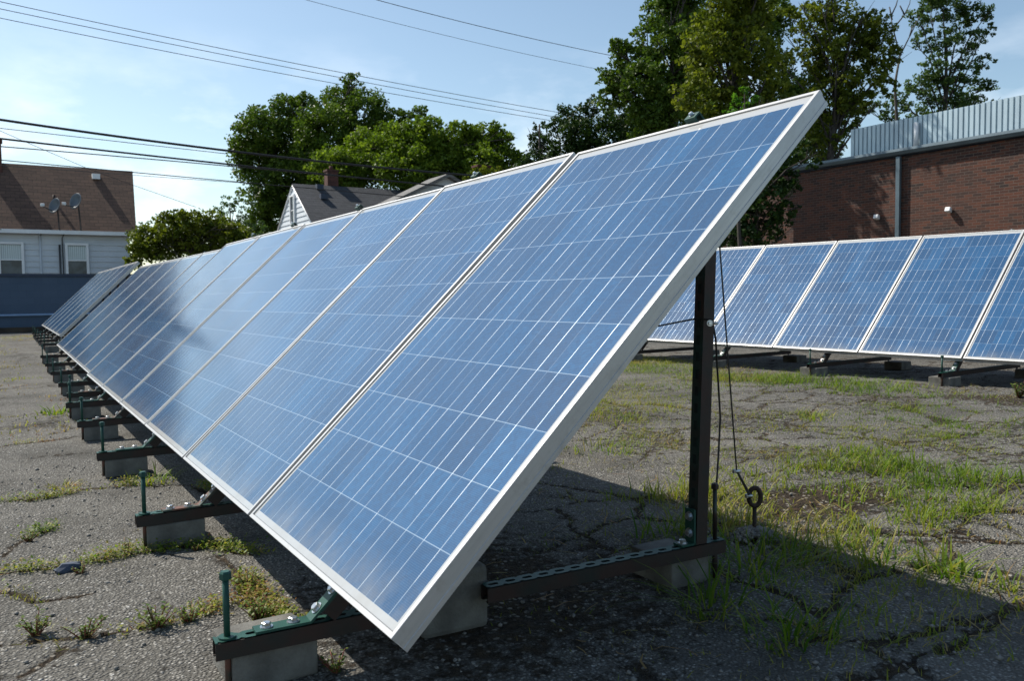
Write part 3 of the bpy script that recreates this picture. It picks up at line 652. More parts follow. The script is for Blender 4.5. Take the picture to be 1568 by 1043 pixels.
# ------------------------------------------------------------------ steel racks
OFF = .082
def channel(mb, L_, w=.041, h=.041, t=.003, slots=True, mi_top=0, mi_side=1, mi_slot=2):
    """slotted strut along +x from 0 to L_, top face at z=0"""
    for s in (-1, 1): mb.box((L_/2, s*(w/2-t/2), -h/2-t/2), (L_, t, h-t), mi=mi_side)
    for s in (-1, 1): mb.box((L_/2, s*(w/2-t-.004), -h+t/2+.0005), (L_, .008, t), mi=mi_side)
    if not slots:
        mb.box((L_/2, 0, -t/2), (L_, w, t), mi=mi_top); return
    p = .0508; n = int(L_/p); x0 = (L_-n*p)/2
    for xa, xb in ((0, x0), (L_-x0, L_)):
        if xb-xa > .001: mb.box(((xa+xb)/2, 0, -t/2), (xb-xa, w, t), mi=mi_top)
    for i in range(n):
        cx = x0+(i+.5)*p; a, b, r = .0145, .0071, .0071
        hole = []
        for j in range(16):
            an = 2*math.pi*(j+.5)/16; c, s_ = math.cos(an), math.sin(an)
            hole.append((cx+(a-r)*(1 if c > 0 else -1)+r*c, r*s_))
        out = []
        for j in range(16):
            an = 2*math.pi*(j+.5)/16; c, s_ = math.cos(an), math.sin(an); k = 1/max(abs(c), abs(s_)); out.append((cx+c*k*p/2, s_*k*w/2))
        for j in range(16):
            q = (j+1) % 16
            P4 = [out[j], out[q], hole[q], hole[j]]
            # corner of the plate
            f = [mb.bm.verts.new((x, y, 0)) for x, y in P4]; g = mb.bm.faces.new(f); g.material_index = mi_top
            f = [mb.bm.verts.new(v) for v in ((*hole[j], 0), (*hole[q], 0), (*hole[q], -t), (*hole[j], -t))]; g = mb.bm.faces.new(f); g.material_index = mi_slot
            f = [mb.bm.verts.new((x, y, -t)) for x, y in P4[::-1]]; g = mb.bm.faces.new(f); g.material_index = mi_slot
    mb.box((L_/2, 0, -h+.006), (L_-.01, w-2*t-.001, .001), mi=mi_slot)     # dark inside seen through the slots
def hexbolt(mb, c, ax, r=.0105, h=.008, washer=.0145):
    ax = Vector(ax).normalized(); c = Vector(c)
    mb.tube([c, c+ax*.0022], washer, 16, smooth=False); mb.tube([c+ax*.0022, c+ax*(h+.0022), c+ax*(h+.0034)], [r, r, r*.8], 6, smooth=False)
ct, stt = math.cos(TAU), math.sin(TAU)
X0, Z0 = OFF*stt, .25-OFF*ct            # strut top plane goes through (X0, Z0) and climbs at TAU
XB = X0-(Z0-.13)/math.tan(TAU)          # meets the rail here
def make_rack(label, bracket='green', rear=True, split=False, topbolt=False):
    root = empty('mounting_rack'); tag(root, label, 'mounting rack', 'steel racks under the solar panels')
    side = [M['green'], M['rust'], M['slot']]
    def rail(x0, x1):
        mb = MB(); channel(mb, x1-x0); bmesh.ops.translate(mb.bm, verts=mb.bm.verts[:], vec=(x0, 0, .13)); mb.build('rail', side, root)
    if split: rail(-.218, .30); rail(.448, 1.262)
    else: rail(-.218, 1.262)
    br = MB(); w = .0406; t = .006
    l1, l2 = .125, .105; d = Vector((ct, 0, stt)); nn = Vector((-stt, 0, ct))
    a0 = Vector((XB-l1, 0, .1305)); a1 = Vector((XB, 0, .1305)); a2 = a1+d*l2
    k = Vector((-math.sin(TAU/2), 0, math.cos(TAU/2)))*t/math.cos(TAU/2)
    lo = [a0, a1, a2]; up = [a0+Vector((0, 0, t)), a1+k, a2+nn*t]
    R_ = [[br.bm.verts.new(p+Vector((0, s*w/2, 0))) for p in lo+up[::-1]] for s in (-1, 1)]
    for j in range(6): br.bm.faces.new((R_[0][j], R_[0][(j+1) % 6], R_[1][(j+1) % 6], R_[1][j]))
    for r_, fl in ((R_[0], 0), (R_[1], 1)):
        br.bm.faces.new((r_[0], r_[1], r_[4], r_[5])); br.bm.faces.new((r_[1], r_[2], r_[3], r_[4]))
    br.build('angle_bracket', M['green'] if bracket == 'green' else M['rust_bright'], root)
    for f in (.78, .30):
        b = MB(); hexbolt(b, a1+Vector((-l1*f, 0, t)), (0, 0, 1)); b.build('bolt', M['zinc'], root)
    for f in (.30, .82):
        b = MB(); hexbolt(b, a1+d*l2*f+nn*t, nn); b.build('bolt', M['zinc'], root)
    sm = MB(); s0 = .036; channel(sm, LEN+.13-s0, slots=False)
    T = Matrix(((d.x, 0, nn.x, a1.x+d.x*s0), (0, 1, 0, 0), (d.z, 0, nn.z, a1.z+d.z*s0), (0, 0, 0, 1)))
    bmesh.ops.transform(sm.bm, matrix=T, verts=sm.bm.verts[:]); sm.build('sloped_strut', [M['green_dark'], M['rust'], M['slot']], root)
    ec = MB(); o_ = Vector((0, .055, .25))+d*LEN; Rm = Matrix((d, Vector((0, 1, 0)), nn)).transposed()
    ec.box(o_+d*.0035-nn*.036, (.005, .046, .094), Rm); ec.box(o_+d*.015+nn*.0135, (.028, .046, .005), Rm); ec.box(o_+d*.0275-nn*.004, (.005, .046, .03), Rm); ec.build('end_clamp', M['green'], root)
    b = MB(); hexbolt(b, o_+d*.017+nn*.016, nn, .007, .007, .009); b.build('bolt', M['zinc'], root)
    rd = MB(); rd.tube([(-.19, 0, .01), (-.19, 0, .13)], .007, 10, 1); rd.tube([(-.19, 0, .13), (-.19, 0, .262)], .0072, 10, 0)
    rd.tube([(-.19, 0, .1305), (-.19, 0, .1345)], .019, 16, 0, smooth=False); rd.tube([(-.19, 0, .262), (-.19, 0, .276), (-.19, 0, .280)], [.0130, .0130, .010], 6, 0, smooth=False)
    rd.build('anchor_rod', [M['green'], M['rust_bright']], root)
    ps = MB(); pb = Vector((1.165, 0, .1305)); pt = Vector((1.213, 0, 1.275)); u = (pt-pb).normalized(); sx = Vector((1, 0, 0)); sx = (sx-u*sx.dot(u)).normalized(); h = .0205
    for nm, f in (('face', 1),):
        c4 = [(-h, -h), (h, -h), (h, h), (-h, h)]
        A = [ps.bm.verts.new(pb+sx*x+Vector((0, y, 0))) for x, y in c4]; B = [ps.bm.verts.new(pt+sx*x+Vector((0, y, 0))) for x, y in c4]
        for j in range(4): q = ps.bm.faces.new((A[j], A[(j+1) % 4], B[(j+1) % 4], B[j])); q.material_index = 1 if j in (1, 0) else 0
        ps.bm.faces.new(A[::-1]); ps.bm.faces.new(B)
    ln = (pt-pb).length
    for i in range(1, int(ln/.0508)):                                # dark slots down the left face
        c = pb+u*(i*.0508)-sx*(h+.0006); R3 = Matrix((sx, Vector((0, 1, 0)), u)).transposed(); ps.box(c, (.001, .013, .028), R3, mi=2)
    ps.build('post', [M['green_dark'], M['rust'], M['slot']], root)
    gs = MB(); gs.box((1.128, 0, .134), (.075, .04, .006)); gs.box((1.1395, 0, .184), (.006, .04, .106)); gs.build('angle_bracket', M['green'], root)
    for c, ax in (((1.135-.026, 0, .137), (0, 0, 1)), ((1.1365, 0, .165), (-1, 0, 0)), ((1.1365, 0, .215), (-1, 0, 0))):
        b = MB(); hexbolt(b, c, ax); b.build('bolt', M['zinc'], root)
    rr = MB(); rr.tube([(1.236, 0, .01), (1.236, 0, .13)], .008, 10, 1); rr.tube([(1.236, 0, .13), (1.236, 0, .285)], .0065, 10, 0); rr.tube([(1.236, 0, .285), (1.236, 0, .297), (1.236, 0, .302)], [.012, .012, .009], 6, 0, smooth=False); rr.build('anchor_rod', [M['green_dark'], M['rust']], root)
    CH[root] = list(root.children); return root
def make_block(sz, label):
    mb = MB(); mb.box((0, 0, sz[2]/2), sz, bev=.006)
    o = mb.build('concrete_block', M['conc']); tag(o, label, 'concrete block', 'concrete blocks under the racks'); return o
RA = [.462, 1.727, 3.13, 4.39, 5.50, 6.43, 7.70, 9.22, 10.67, 12.20, 13.6, 15.0, 16.4, 17.8, 19.2]
RANK = ['nearest', 'second', 'third', 'fourth', 'fifth', 'sixth', 'seventh', 'eighth', 'ninth', 'tenth', 'eleventh', 'twelfth', 'thirteenth', 'fourteenth', 'farthest']
HOW = ['green angle bracket and tall anchor rod in the foreground', 'rusty brown angle bracket', 'green bracket', 'brown bracket', 'dark bracket']
rg = make_rack('x'); rr_ = make_rack('x', 'rust')
for i, y in enumerate(RA):
    if i == 0: r = make_rack('x', split=True)
    else: r = copy_tree(rg if i % 2 == 0 else rr_)
    x = 0 if y < 6 else .06 if y < 12.8 else .14
    z = 0 if y < 6 else gz(0, y)
    if y > 12.8: z = .085
    r.location = (x, y, z); r.rotation_euler = (0, 0, -.05 if i == 0 else random.uniform(-.012, .012))
    tag(r, (f'{RANK[i]} steel rack under the front row, with ' + (HOW[i] if i == 1 else 'tall green anchor rod in the foreground' if i == 0 else 'rail and rod jutting out')), 'mounting rack')
    fb = make_block((.195, .19, .088), f'half block under the front rail end of the {RANK[i]} front row rack'); fb.location = (x-.205+.0975+.02, y+.0745+(.018 if i == 0 else 0), gz(0, y) if y < 12.8 else .0); fb.rotation_euler = (0, 0, random.uniform(-.03, .03))
    if y > 12.8: fb.scale = (1, 1, 1.9)
    bb = make_block((.16, .19, .088) if i == 0 else (.195, .195, .088), f'block under the rear rail end of the {RANK[i]} front row rack'); bb.location = (x+1.147, y+.040 if i == 0 else y, gz(0, y) if y < 12.8 else 0.0)
    if y > 12.8: bb.scale = (1, 1, 1.9)
RB = [2.72, 4.02, 5.30, 6.62, 1.35]
for i, y in enumerate(RB):
    r = copy_tree(rg if i % 2 == 0 else rr_)
    x = 6.509-math.tan(.0683)*(y-2.6454); z = .036
    r.location = (x, y, z); r.rotation_euler = (0, 0, .0683)
    w = ['right of the large deep blue panel', 'below the seam left of the deep blue panel', 'left of the steel post cable', 'partly behind the near post', 'beyond the right picture edge'][i]
    tag(r, f'steel rack under the back row, {w}', 'mounting rack')
    fb = make_block((.195, .19, .088), f'block in front of the back row, {w}'); fb.location = (x-.09, y+.02, .036); fb.rotation_euler = (0, 0, .07)
    bb = make_block((.195, .195, .088), f'block behind the back row, {w}'); bb.location = (x+1.15, y-.08, .036); bb.rotation_euler = (0, 0, .07)
def drop_tree(o):
    for c in list(o.children): bpy.data.objects.remove(c)
    bpy.data.objects.remove(o)
drop_tree(rg); drop_tree(rr_)
mb = MB(); mb.box((0, 0, .085), (.19, .19, .17), bev=.016); o = mb.build('concrete_block', M['conc']); o.location = (.393, .575, 0); o.rotation_euler = (0, 0, -.06)
tag(o, 'taller rounded concrete block under the nearest panel, between the two pieces of rail', 'concrete block', 'concrete blocks under the racks')
# cross channels that carry the panels, between panels and sloped struts
def purlin(s, y0, y1, x, z, tau, hd, label):
    mb = MB(); L_ = y1-y0; mb.box((0, L_/2, -.017), (.041, L_, .033)); o = mb.build('cross_channel', M['green_dark'])
    px = x+s*math.cos(tau)+.047*math.sin(tau); pz = z+s*math.sin(tau)-.047*math.cos(tau)
    o.location = (px, y0, pz); o.rotation_euler = (0, -tau, 0) if hd == 0 else Matrix.Rotation(-hd, 3, 'Z').to_euler()
    if hd: o.rotation_euler = (Matrix.Rotation(-hd, 3, 'Z') @ Matrix.Rotation(-tau, 3, 'Y')).to_euler()
    tag(o, label, 'cross channel', 'channels that carry the panels')
for s, nm in ((.28, 'lower'), (1.36, 'upper')):
    purlin(s, .06, 6.45, 0, .25, TAU, 0, f'{nm} steel channel under the near half of the front row')
    purlin(s, 6.70, 12.3, .0623, .209, .7765, 0, f'{nm} steel channel under the far half of the front row')
    purlin(s, .75, 6.45, 6.509, .2859, .7809, 0.0683, f'{nm} steel channel under the back row') if False else None

# ground anchor, guy cable and loose wires behind the near post
gp = np.array([1.64, .609, 0.0]); root = empty('ground_anchor', gp); tag(root, 'rusty eye bolt ground anchor standing in a gravel heap behind the post', 'ground anchor')
mb = MB(); mb.tube([(0, 0, -.02), (.001, 0, .12)], .0075, 10); mb.build('shaft', M['iron'], root)
mb = MB(); rv = Vector(RV); cx = Vector((.002, 0, .160))
mb.tube([cx+rv*(.021*math.cos(a))+Vector((0, 0, .032*math.sin(a))) for a in [-1.9+i*6.6/26 for i in range(27)]], .0085, 10); mb.build('eye', M['iron'], root)
mb = MB()
for i in range(700):
    a = random.uniform(0, 6.28); r = abs(random.gauss(0, .06)); r = min(r, .12); hgt = .05*(1-(r/.125)**2)
    b = bmesh.new(); bmesh.ops.create_icosphere(b, subdivisions=1, radius=random.uniform(.004, .009))
    for v in b.verts: v.co *= random.uniform(.75, 1.2)
    mb.add(b, Matrix.Translation((r*math.cos(a), r*math.sin(a)*.8, max(.002, hgt*random.uniform(.7, 1)))))
o = mb.build('gravel_heap', M['chip']); o.location = gp; tag(o, 'small heap of pale gravel around the foot of the ground anchor', 'gravel', kind='stuff')  # darker chip material, so the shade on the heap sits in its colour
tp = Vector((1.262, .44, 1.33)); cl = Vector(at_d(1128, 722, 2.78)); eye = Vector(gp)+Vector((-.018, 0, .155))
root = empty('guy_cable', tuple(eye)); tag(root, 'steel guy cable running from the eye bolt up to the panel top', 'cable'); root.location = (0, 0, 0)
mb = MB(); mb.tube([eye, cl, cl.lerp(tp, .5)+Vector((0, 0, -.004)), tp], .0028, 6); mb.tube([eye+Vector((.006, 0, .004)), cl+Vector((.004, 0, .0))], .0028, 6); mb.build('cable', M['steelcable'], root)
for q in (cl, eye.lerp(cl, .12)):
    mb = MB(); mb.tube([q-Vector(RV)*.012, q+Vector(RV)*.012], .006, 8); mb.box(q-Vector(RV)*.008, (.012, .01, .014), bev=.002); mb.build('cable_clamp', M['zinc'], root)
mb = MB(); P_ = [at_d(x, y, d) for x, y, d in ((1091, 492, 2.50), (1096, 520, 2.52), (1098, 560, 2.56), (1100, 590, 2.6), (1103, 640, 2.62), (1100, 700, 2.62), (1096, 760, 2.6), (1092, 812, 2.58))]
o = mb.tube(P_, .0032, 6).build('hanging_wire', M['black']); tag(o, 'thin black wire hanging loose down the right side of the post', 'wire')
mb = MB(); P_ = [at_d(x, y, d) for x, y, d in ((985, 503, 2.75), (1010, 499, 2.7), (1040, 493, 2.6), (1066, 488, 2.45), (1092, 490, 2.40))]
mb.tube(P_, .003, 6); o = mb.build('tie_wire', M['black']); tag(o, 'thin black wire tied across the post from behind the front panel', 'wire')
mb = MB(); c = Vector(at_d(1087, 495, 2.395)); hexbolt(mb, c, -Vector(FV), .007, .006, .009); mb.tube([c+Vector(RV)*.004, c+Vector(RV)*.022], .0045, 8); o = mb.build('wire_bolt', M['zinc']); tag(o, 'zinc bolt and wire clamp on the dark post at the tie wire', 'bolt')

# ------------------------------------------------------------------ far wall, houses, brick building
def siding(mb, x0, x1, y, z0, z1, lap=.2, axis='x', clip=None):
    """lap boards on a wall that faces -y (axis x) or -x (axis y)"""
    z = z0
    while z < z1-.01:
        zt = min(z+lap, z1); a, b = x0, x1
        if clip: a, b = clip((z+zt)/2)
        if b-a > .02:
            a1, b1 = (a, b)
            if clip: a1, b1 = clip(zt); a, b = clip(z)
            if axis == 'x':
                P4 = [(a, y-.035, z), (b, y-.035, z), (b1, y, zt), (a1, y, zt)]; B4 = [(a, y, z), (b, y, z), (b, y-.035, z), (a, y-.035, z)]
            else:
                P4 = [(y-.035, a, z), (y-.035, b, z), (y, b1, zt), (y, a1, zt)]; B4 = [(y, a, z), (y, b, z), (y-.035, b, z), (y-.035, a, z)]
            mb.poly(P4); mb.poly(B4)
        z += lap
wall = empty('blue_block_wall', (0, 26.2, 0)); tag(wall, 'low dark blue painted block wall across the far end of the lot', 'wall')
mb = MB(); mb.box((3, .1, .88), (20, .2, 1.46)); mb.build('wall_face', M['bluewall'], wall)
mb = MB(); mb.box((3, .1, 1.65), (20.1, .3, .08)); mb.build('coping', M['bluecap'], wall)
mb = MB(); mb.tube([(-7, -.07, .50), (13, -.07, .50)], .035, 10); mb.build('rail_pipe', M['paleblue'], wall)
mb = MB(); mb.box((3, .08, .075), (20, .3, .15)); mb.build('footing', M['foot'], wall)

def window(root, cx, y, z0, z1, w, facing='y', curtain=True):
    """double hung window, front toward -y or -x; cx along the wall"""
    f = MB(); t = .09
    def bx(c, d):
        if facing == 'y': return (c[0], c[1], c[2]), d
        return (c[1], c[0], c[2]), (d[1], d[0], d[2])
    def put(m, c, d): a, b = bx(c, d); m.box(a, b)
    put(f, (cx-w/2-t/2, y-.03, (z0+z1)/2), (t, .09, z1-z0+2*t)); put(f, (cx+w/2+t/2, y-.03, (z0+z1)/2), (t, .09, z1-z0+2*t))
    put(f, (cx, y-.03, z1+t/2), (w, .092, t)); put(f, (cx, y-.04, z0-t/2), (w, .12, t)); put(f, (cx, y-.012, (z0+z1)/2), (w, .035, .045))
    fo = f.build('window', M['trim'], root)
    for i, (a, b) in enumerate((((z0+z1)/2, z1), (z0, (z0+z1)/2))):
        p = MB(); put(p, (cx, y+.004+.006*i, (a+b)/2), (w, .008, b-a-.04)); p.build('pane', M['curtain'] if (i == 0 and curtain) else M['glass'], fo)
    return fo
def roof_slab(mb, a, b, c, d, t=.12, mi=0):
    """quad a,b,c,d thickened downward"""
    lo = [Vector(p)-Vector((0, 0, t)) for p in (a, b, c, d)]; up = [Vector(p) for p in (a, b, c, d)]
    mb.poly(up, mi); mb.poly(lo[::-1], mi)
    for i in range(4): mb.poly([up[i], lo[i], lo[(i+1) % 4], up[(i+1) % 4]], mi)

# house at the left: white siding, brown roof
Y1 = 36.0; e = at_y(209, 356, Y1); rdg = at_y(203, 262, Y1+2.6); xr, ze, zr = float(e[0]), float(e[2]), float(rdg[2]); xrr = float(rdg[0])
h1 = empty('white_house', (0, 0, 0)); tag(h1, 'white sided house with a brown shingle roof and two dishes at the far left', 'house')
xl = -9.0
mb = MB(); siding(mb, xl, xr-.25, Y1+.3, 0, ze-.05, .225); mb.poly([(xr-.25, Y1+.3, 0), (xr-.25, Y1+5, 0), (xr-.25, Y1+5, ze-.2), (xr-.25, Y1+2.6, zr-.25), (xr-.25, Y1+.3, ze-.2)]); mb.poly([(xl, Y1+.3, 0), (xl, Y1+5, 0), (xl, Y1+5, ze-.2), (xl, Y1+2.6, zr-.25), (xl, Y1+.3, ze-.2)]); mb.poly([(xl, Y1+5, 0), (xr-.25, Y1+5, 0), (xr-.25, Y1+5, ze-.1), (xl, Y1+5, ze-.1)]); mb.build('wall', M['siding'], h1)
mb = MB(); roof_slab(mb, (xl-.3, Y1, ze), (xr, Y1, ze), (xrr, Y1+2.6, zr), (xl-.3, Y1+2.6, zr)); roof_slab(mb, (xl-.3, Y1+2.6, zr), (xrr, Y1+2.6, zr), (xr, Y1+5.2, ze), (xl-.3, Y1+5.2, ze)); rf = mb.build('roof', M['roof_brown'], h1)
p = at_y(2, 240, Y1+2.5); mb = MB(); mb.box((p[0]-.30, Y1+2.5, zr+.1), (.62, .6, 1.45)); mb.box((p[0]-.30, Y1+2.5, zr+.86), (.72, .7, .10)); mb.build('chimney', M['chimney'], rf)
def on_roof1(px, py):
    d = ray(px, py); k_ = (zr-ze)/2.6; t = (ze+k_*(CY-Y1)-CZ)/(d[2]-k_*d[1]); return Vector(CAM+d*t)
p = on_roof1(147, 274); mb = MB(); mb.box(p+Vector((0, 0, .10)), (.30, .30, .22)); mb.build('roof_vent', M['trim'], rf)
p = on_roof1(83, 308); mb = MB(); mb.tube([p-Vector((0, 0, .1)), p+Vector((0, 0, .25))], .055, 10); mb.build('vent_pipe', M['iron'], rf)
mb = MB(); mb.box(((xl+xr)/2, Y1-.05, ze-.075), (xr-xl+.2, .12, .15)); mb.build('gutter', M['trim'], h1)
c1 = at_y(118, 397, Y1+.3); c0 = at_y(17, 397, Y1+.3); zt, zb = float(at_y(118, 376, Y1+.3)[2]), float(at_y(118, 422, Y1+.3)[2])
window(h1, float(c1[0]), Y1+.215, zb, zt, .66); window(h1, float(c0[0]), Y1+.215, zb, zt, .70)
c = at_y(62, 390, Y1+.25); mb = MB(); mb.tube([(c[0], Y1+.22, .1), (c[0], Y1+.22, ze-.1)], .035, 8); mb.build('downspout', M['siding'], h1)
c = at_y(96, 390, Y1+.25); mb = MB(); mb.tube([(c[0]-.1, Y1+.2, .1), (c[0]-.1, Y1+.2, ze-.55)], .035, 8); mb.tube([(c[0]+.02, Y1+.2, .1), (c[0], Y1+.2, ze-.3), (c[0]+.1, Y1+.0, ze-.05)], .02, 6); mb.build('service_conduit', M['wire_grey'], h1)
def dish(px, py, rx, foot, arm, label):
    p = on_roof1(*foot); depth = float((np.array(p)-CAM)@FV)-.5; c = Vector(at_d(px, py, depth)); s = depth/F_PX
    root = empty('satellite_dish', p); tag(root, label, 'satellite dish', 'satellite dishes on the brown roof')
    inv = -Vector(p)
    look = (Vector((-.55, -.75, .35)) if arm[0] < px-40 else Vector((-.75, -.6, .3))).normalized(); u = Vector((0, 0, 1)); a = look.cross(u).normalized(); u = a.cross(look)
    R0, R1 = rx*s*1.15, rx*s*1.35; mb = MB(); n = 24; rings = []
    for k_ in range(5):
        t = k_/4; rings.append([mb.bm.verts.new(c+inv+a*(R0*t*math.cos(6.2832*j/n))+u*(R1*t*math.sin(6.2832*j/n))+look*(.10*t*t)) for j in range(n)] if k_ else [mb.bm.verts.new(c+inv)])
    for j in range(n): mb.bm.faces.new((rings[0][0], rings[1][j], rings[1][(j+1) % n]))
    for A, B in zip(rings[1:], rings[2:]):
        for j in range(n): mb.bm.faces.new((A[j], B[j], B[(j+1) % n], A[(j+1) % n]))
    ro = mb.build('reflector', M['dish'], root); sm_ = ro.modifiers.new('s', 'SOLIDIFY'); sm_.thickness = .02
    for pl in ro.data.polygons: pl.use_smooth = True
    mb = MB(); mb.tube([(0, 0, -.02), c+inv-look*.10-u*R1*.35, c+inv-look*.02], .03, 8); mb.build('mast', M['wire_grey'], root)
    e_ = Vector(at_d(arm[0], arm[1], depth-.35))+inv; st_ = c+inv-u*R1*.8+look*.1
    mb = MB(); mb.tube([st_, e_], .022, 6); mb.build('arm', M['wire_grey'], root)
    mb = MB(); mb.box(e_+Vector((0, 0, .03)), (.15, .15, .12), bev=.03); mb.build('receiver_head', M['white'], root)
dish(118, 309, 9.5, (124, 352), (98, 313), 'upright oval grey satellite dish, right one of the pair on the brown roof')
dish(86, 316, 9.0, (91, 351), (65, 315), 'tilted grey satellite dish with a long arm to the left on the brown roof')

# house behind the middle of the row: grey roof, lit white gable
h2 = empty('gabled_house', (0, 0, 0)); tag(h2, 'white sided house with a dark grey shingle roof and a brick chimney behind the trees', 'house')
XG = 13.0; ap = at_x(449, 281, XG); fe = at_x(481, 343, XG); ya, za = float(ap[1]), float(ap[2]); k2 = (za-float(fe[2]))/(ya-float(fe[1])); hw = 3.9; zl = za-k2*hw; xe2 = XG+11
mb = MB(); siding(mb, 0, 0, XG, 0, za-.12, .26, 'y', lambda z: (ya-hw+.1, ya+hw-.1) if z < zl else (ya-(za-z)/k2*.99, ya+(za-z)/k2*.99)); siding(mb, XG, xe2, ya-hw+.15, 0, zl, .26); mb.build('wall', M['siding'], h2)
mb = MB(); roof_slab(mb, (XG-.06, ya-hw-.2, zl-.2*k2), (xe2, ya-hw-.2, zl-.2*k2), (xe2, ya, za), (XG-.06, ya, za), .07); roof_slab(mb, (XG-.06, ya, za), (xe2, ya, za), (xe2, ya+hw+.2, zl-.2*k2), (XG-.06, ya+hw+.2, zl-.2*k2), .07); rf2 = mb.build('roof', M['roof_grey'], h2)
mb = MB()
for s in (-1, 1): mb.tube([(XG-.04, ya+s*.02, za-.13), (XG-.04, ya+s*(hw+.2), zl-.2*k2-.13)], .06, 4)
mb.build('rake_trim', M['trim'], h2)
ch = at_y(507, 262, ya+.4); mb = MB(); mb.box((ch[0], ya+.4, za-.1), (.62, .55, 1.9)); mb.box((ch[0], ya+.4, za+.88), (.70, .63, .10)); mb.tube([(ch[0], ya+.4, za+.9), (ch[0], ya+.4, za+1.15)], .11, 10); mb.build('chimney', M['chimney'], rf2)
def on_roof2(px, py):
    d = ray(px, py); t = (za+k2*(CY-ya)-CZ)/(d[2]-k2*d[1]); return Vector(CAM+d*t)
for px, py in ((489, 289), (495, 304)):
    p = on_roof2(px, py); mb = MB(); mb.box(p+Vector((0, 0, .1)), (.36, .36, .26)); mb.build('roof_vent', M['bluecap'], rf2)
wz = at_x(450, 322, XG); window(h2, float(wz[1]), XG-.05, float(wz[2])-.72, float(wz[2])+.72, .62, 'x', False)
# front gabled wing of its neighbour
h3 = empty('grey_gable_house', (0, 0, 0)); tag(h3, 'shaded grey gable with pale roof edge just above the third panel', 'house')
Y3 = 34.0; a3 = at_y(688, 265, Y3); l3 = at_y(525, 345, Y3); k3 = (a3[2]-l3[2])/(a3[0]-l3[0]); xa, z3 = float(a3[0]), float(a3[2]); hw3 = 5.2; D3 = 2.2
mb = MB(); siding(mb, 0, 0, Y3+.35, 0, z3-.15, .2, 'x', lambda z: (xa-min(hw3-.3, (z3-.1-z)/k3), xa+min(hw3-.3, (z3-.1-z)/k3))); mb.poly([(xa-hw3+.3, Y3+.35, 0), (xa-hw3+.3, Y3+D3, 0), (xa-hw3+.3, Y3+D3, z3-k3*hw3), (xa-hw3+.3, Y3+.35, z3-k3*hw3)]); mb.build('wall', M['siding'], h3)
mb = MB()
for s in (-1, 1): roof_slab(mb, (xa, Y3, z3), (xa, Y3+D3, z3), (xa+s*hw3, Y3+D3, z3-k3*hw3), (xa+s*hw3, Y3, z3-k3*hw3), .16)
mb.build('roof', M['roof_pale'], h3)
p = at_y(737, 262, 40.0); mb = MB(); h4 = None
o = mb.box((0, 0, 0), (.8, .6, 3.0)).box((0, 0, 1.55), (.92, .72, .12)).build('brick_chimney', M['chimney']); o.location = (p[0], 40, p[2]-1.3); tag(o, 'small brick chimney top between trees above the second front panel', 'chimney')

# brick building at the right
XW = 20.0; bl = empty('brick_building', (0, 0, 0)); tag(bl, 'long single storey brick building with blue gutter behind the back row', 'building')
ZG = 4.5; yw0, yw1 = -8.0, 18.5
mb = MB(); mb.box((XW+6, (yw0+yw1)/2, ZG/2-.02), (12, yw1-yw0, ZG-.04)); mb.build('wall', M['brick'], bl)
def gutz(y): return 4.53+.006*(y-9)
mb = MB()
def gutter_piece(y0, y1):
    pr = [(-.02, .13), (-.20, .13), (-.21, .06), (-.14, -.02), (-.02, -.02)]
    A = [mb.bm.verts.new((XW+x, y0, gutz(y0)+z-.02)) for x, z in pr]; B = [mb.bm.verts.new((XW+x, y1, gutz(y1)+z-.02)) for x, z in pr]
    for j in range(5): mb.bm.faces.new((A[j], A[(j+1) % 5], B[(j+1) % 5], B[j]))
    mb.bm.faces.new(A[::-1]); mb.bm.faces.new(B)
gutter_piece(yw0, yw1); mb.build('gutter', M['gutter'], bl)
mb = MB(); mb.box((XW+6, (yw0+yw1)/2, ZG+.06), (11.96, yw1-yw0-.05, .16)); mb.build('roof', M['bluecap'], bl)
mb = MB(); yp = 12.05; mb.box((XW-.09, yp, 2.25), (.09, .11, 4.42)); 
mb.build('downpipe', M['gutter'], bl)
# corrugated screen above the gutter
XC = XW+.25; yc1 = float(at_x(1303, 197, XC)[1]); zc0 = ZG+.1; mb = MB(); pts = []; y = yc1; ztop = lambda y: 5.50+.0*(y)
prof = []
while y > yw0:
    for dy, dx in ((0, 0), (.022, .0), (.032, .036), (.122, .036), (.132, .0)): prof.append((y-dy, XC-dx))
    y -= .136
for (ya_, xa_), (yb_, xb_) in zip(prof, prof[1:]):
    mb.poly([(xa_, ya_, zc0), (xb_, yb_, zc0), (xb_, yb_, 5.5), (xa_, ya_, 5.5)])
mb.poly([(XC, yc1, zc0), (XC+5, yc1, zc0), (XC+5, yc1, 5.5), (XC, yc1, 5.5)])
mb.poly([(XC, yc1, 5.499), (XC+5, yc1, 5.499), (XC+5, yw0, 5.499), (XC, yw0, 5.499)])
mb.build('corrugated_screen', M['corr'], bl)
mb = MB(); yv = float(at_x(1402, 205, XC-.15)[1]); mb.tube([(XC-.13, yv, zc0), (XC-.13, yv, 5.32)], .06, 12); mb.build('vent_pipe', M['white'], bl)
def lamp(px, py, lab):
    p = at_x(px, py, XW-.02); o = MB().box((-.03, 0, 0), (.06, .10, .12), bev=.01).box((-.09, 0, .015), (.10, .14, .12), Matrix.Rotation(.35, 3, 'Y'), bev=.02).build('wall_lamp', M['white']); o.location = p; tag(o, lab, 'wall lamp', 'small white lamps on the brick wall')
lamp(1345, 333, 'small white wall lamp on the bricks left of the downpipe'); lamp(1455, 322, 'small white wall lamp on the bricks right of the downpipe')

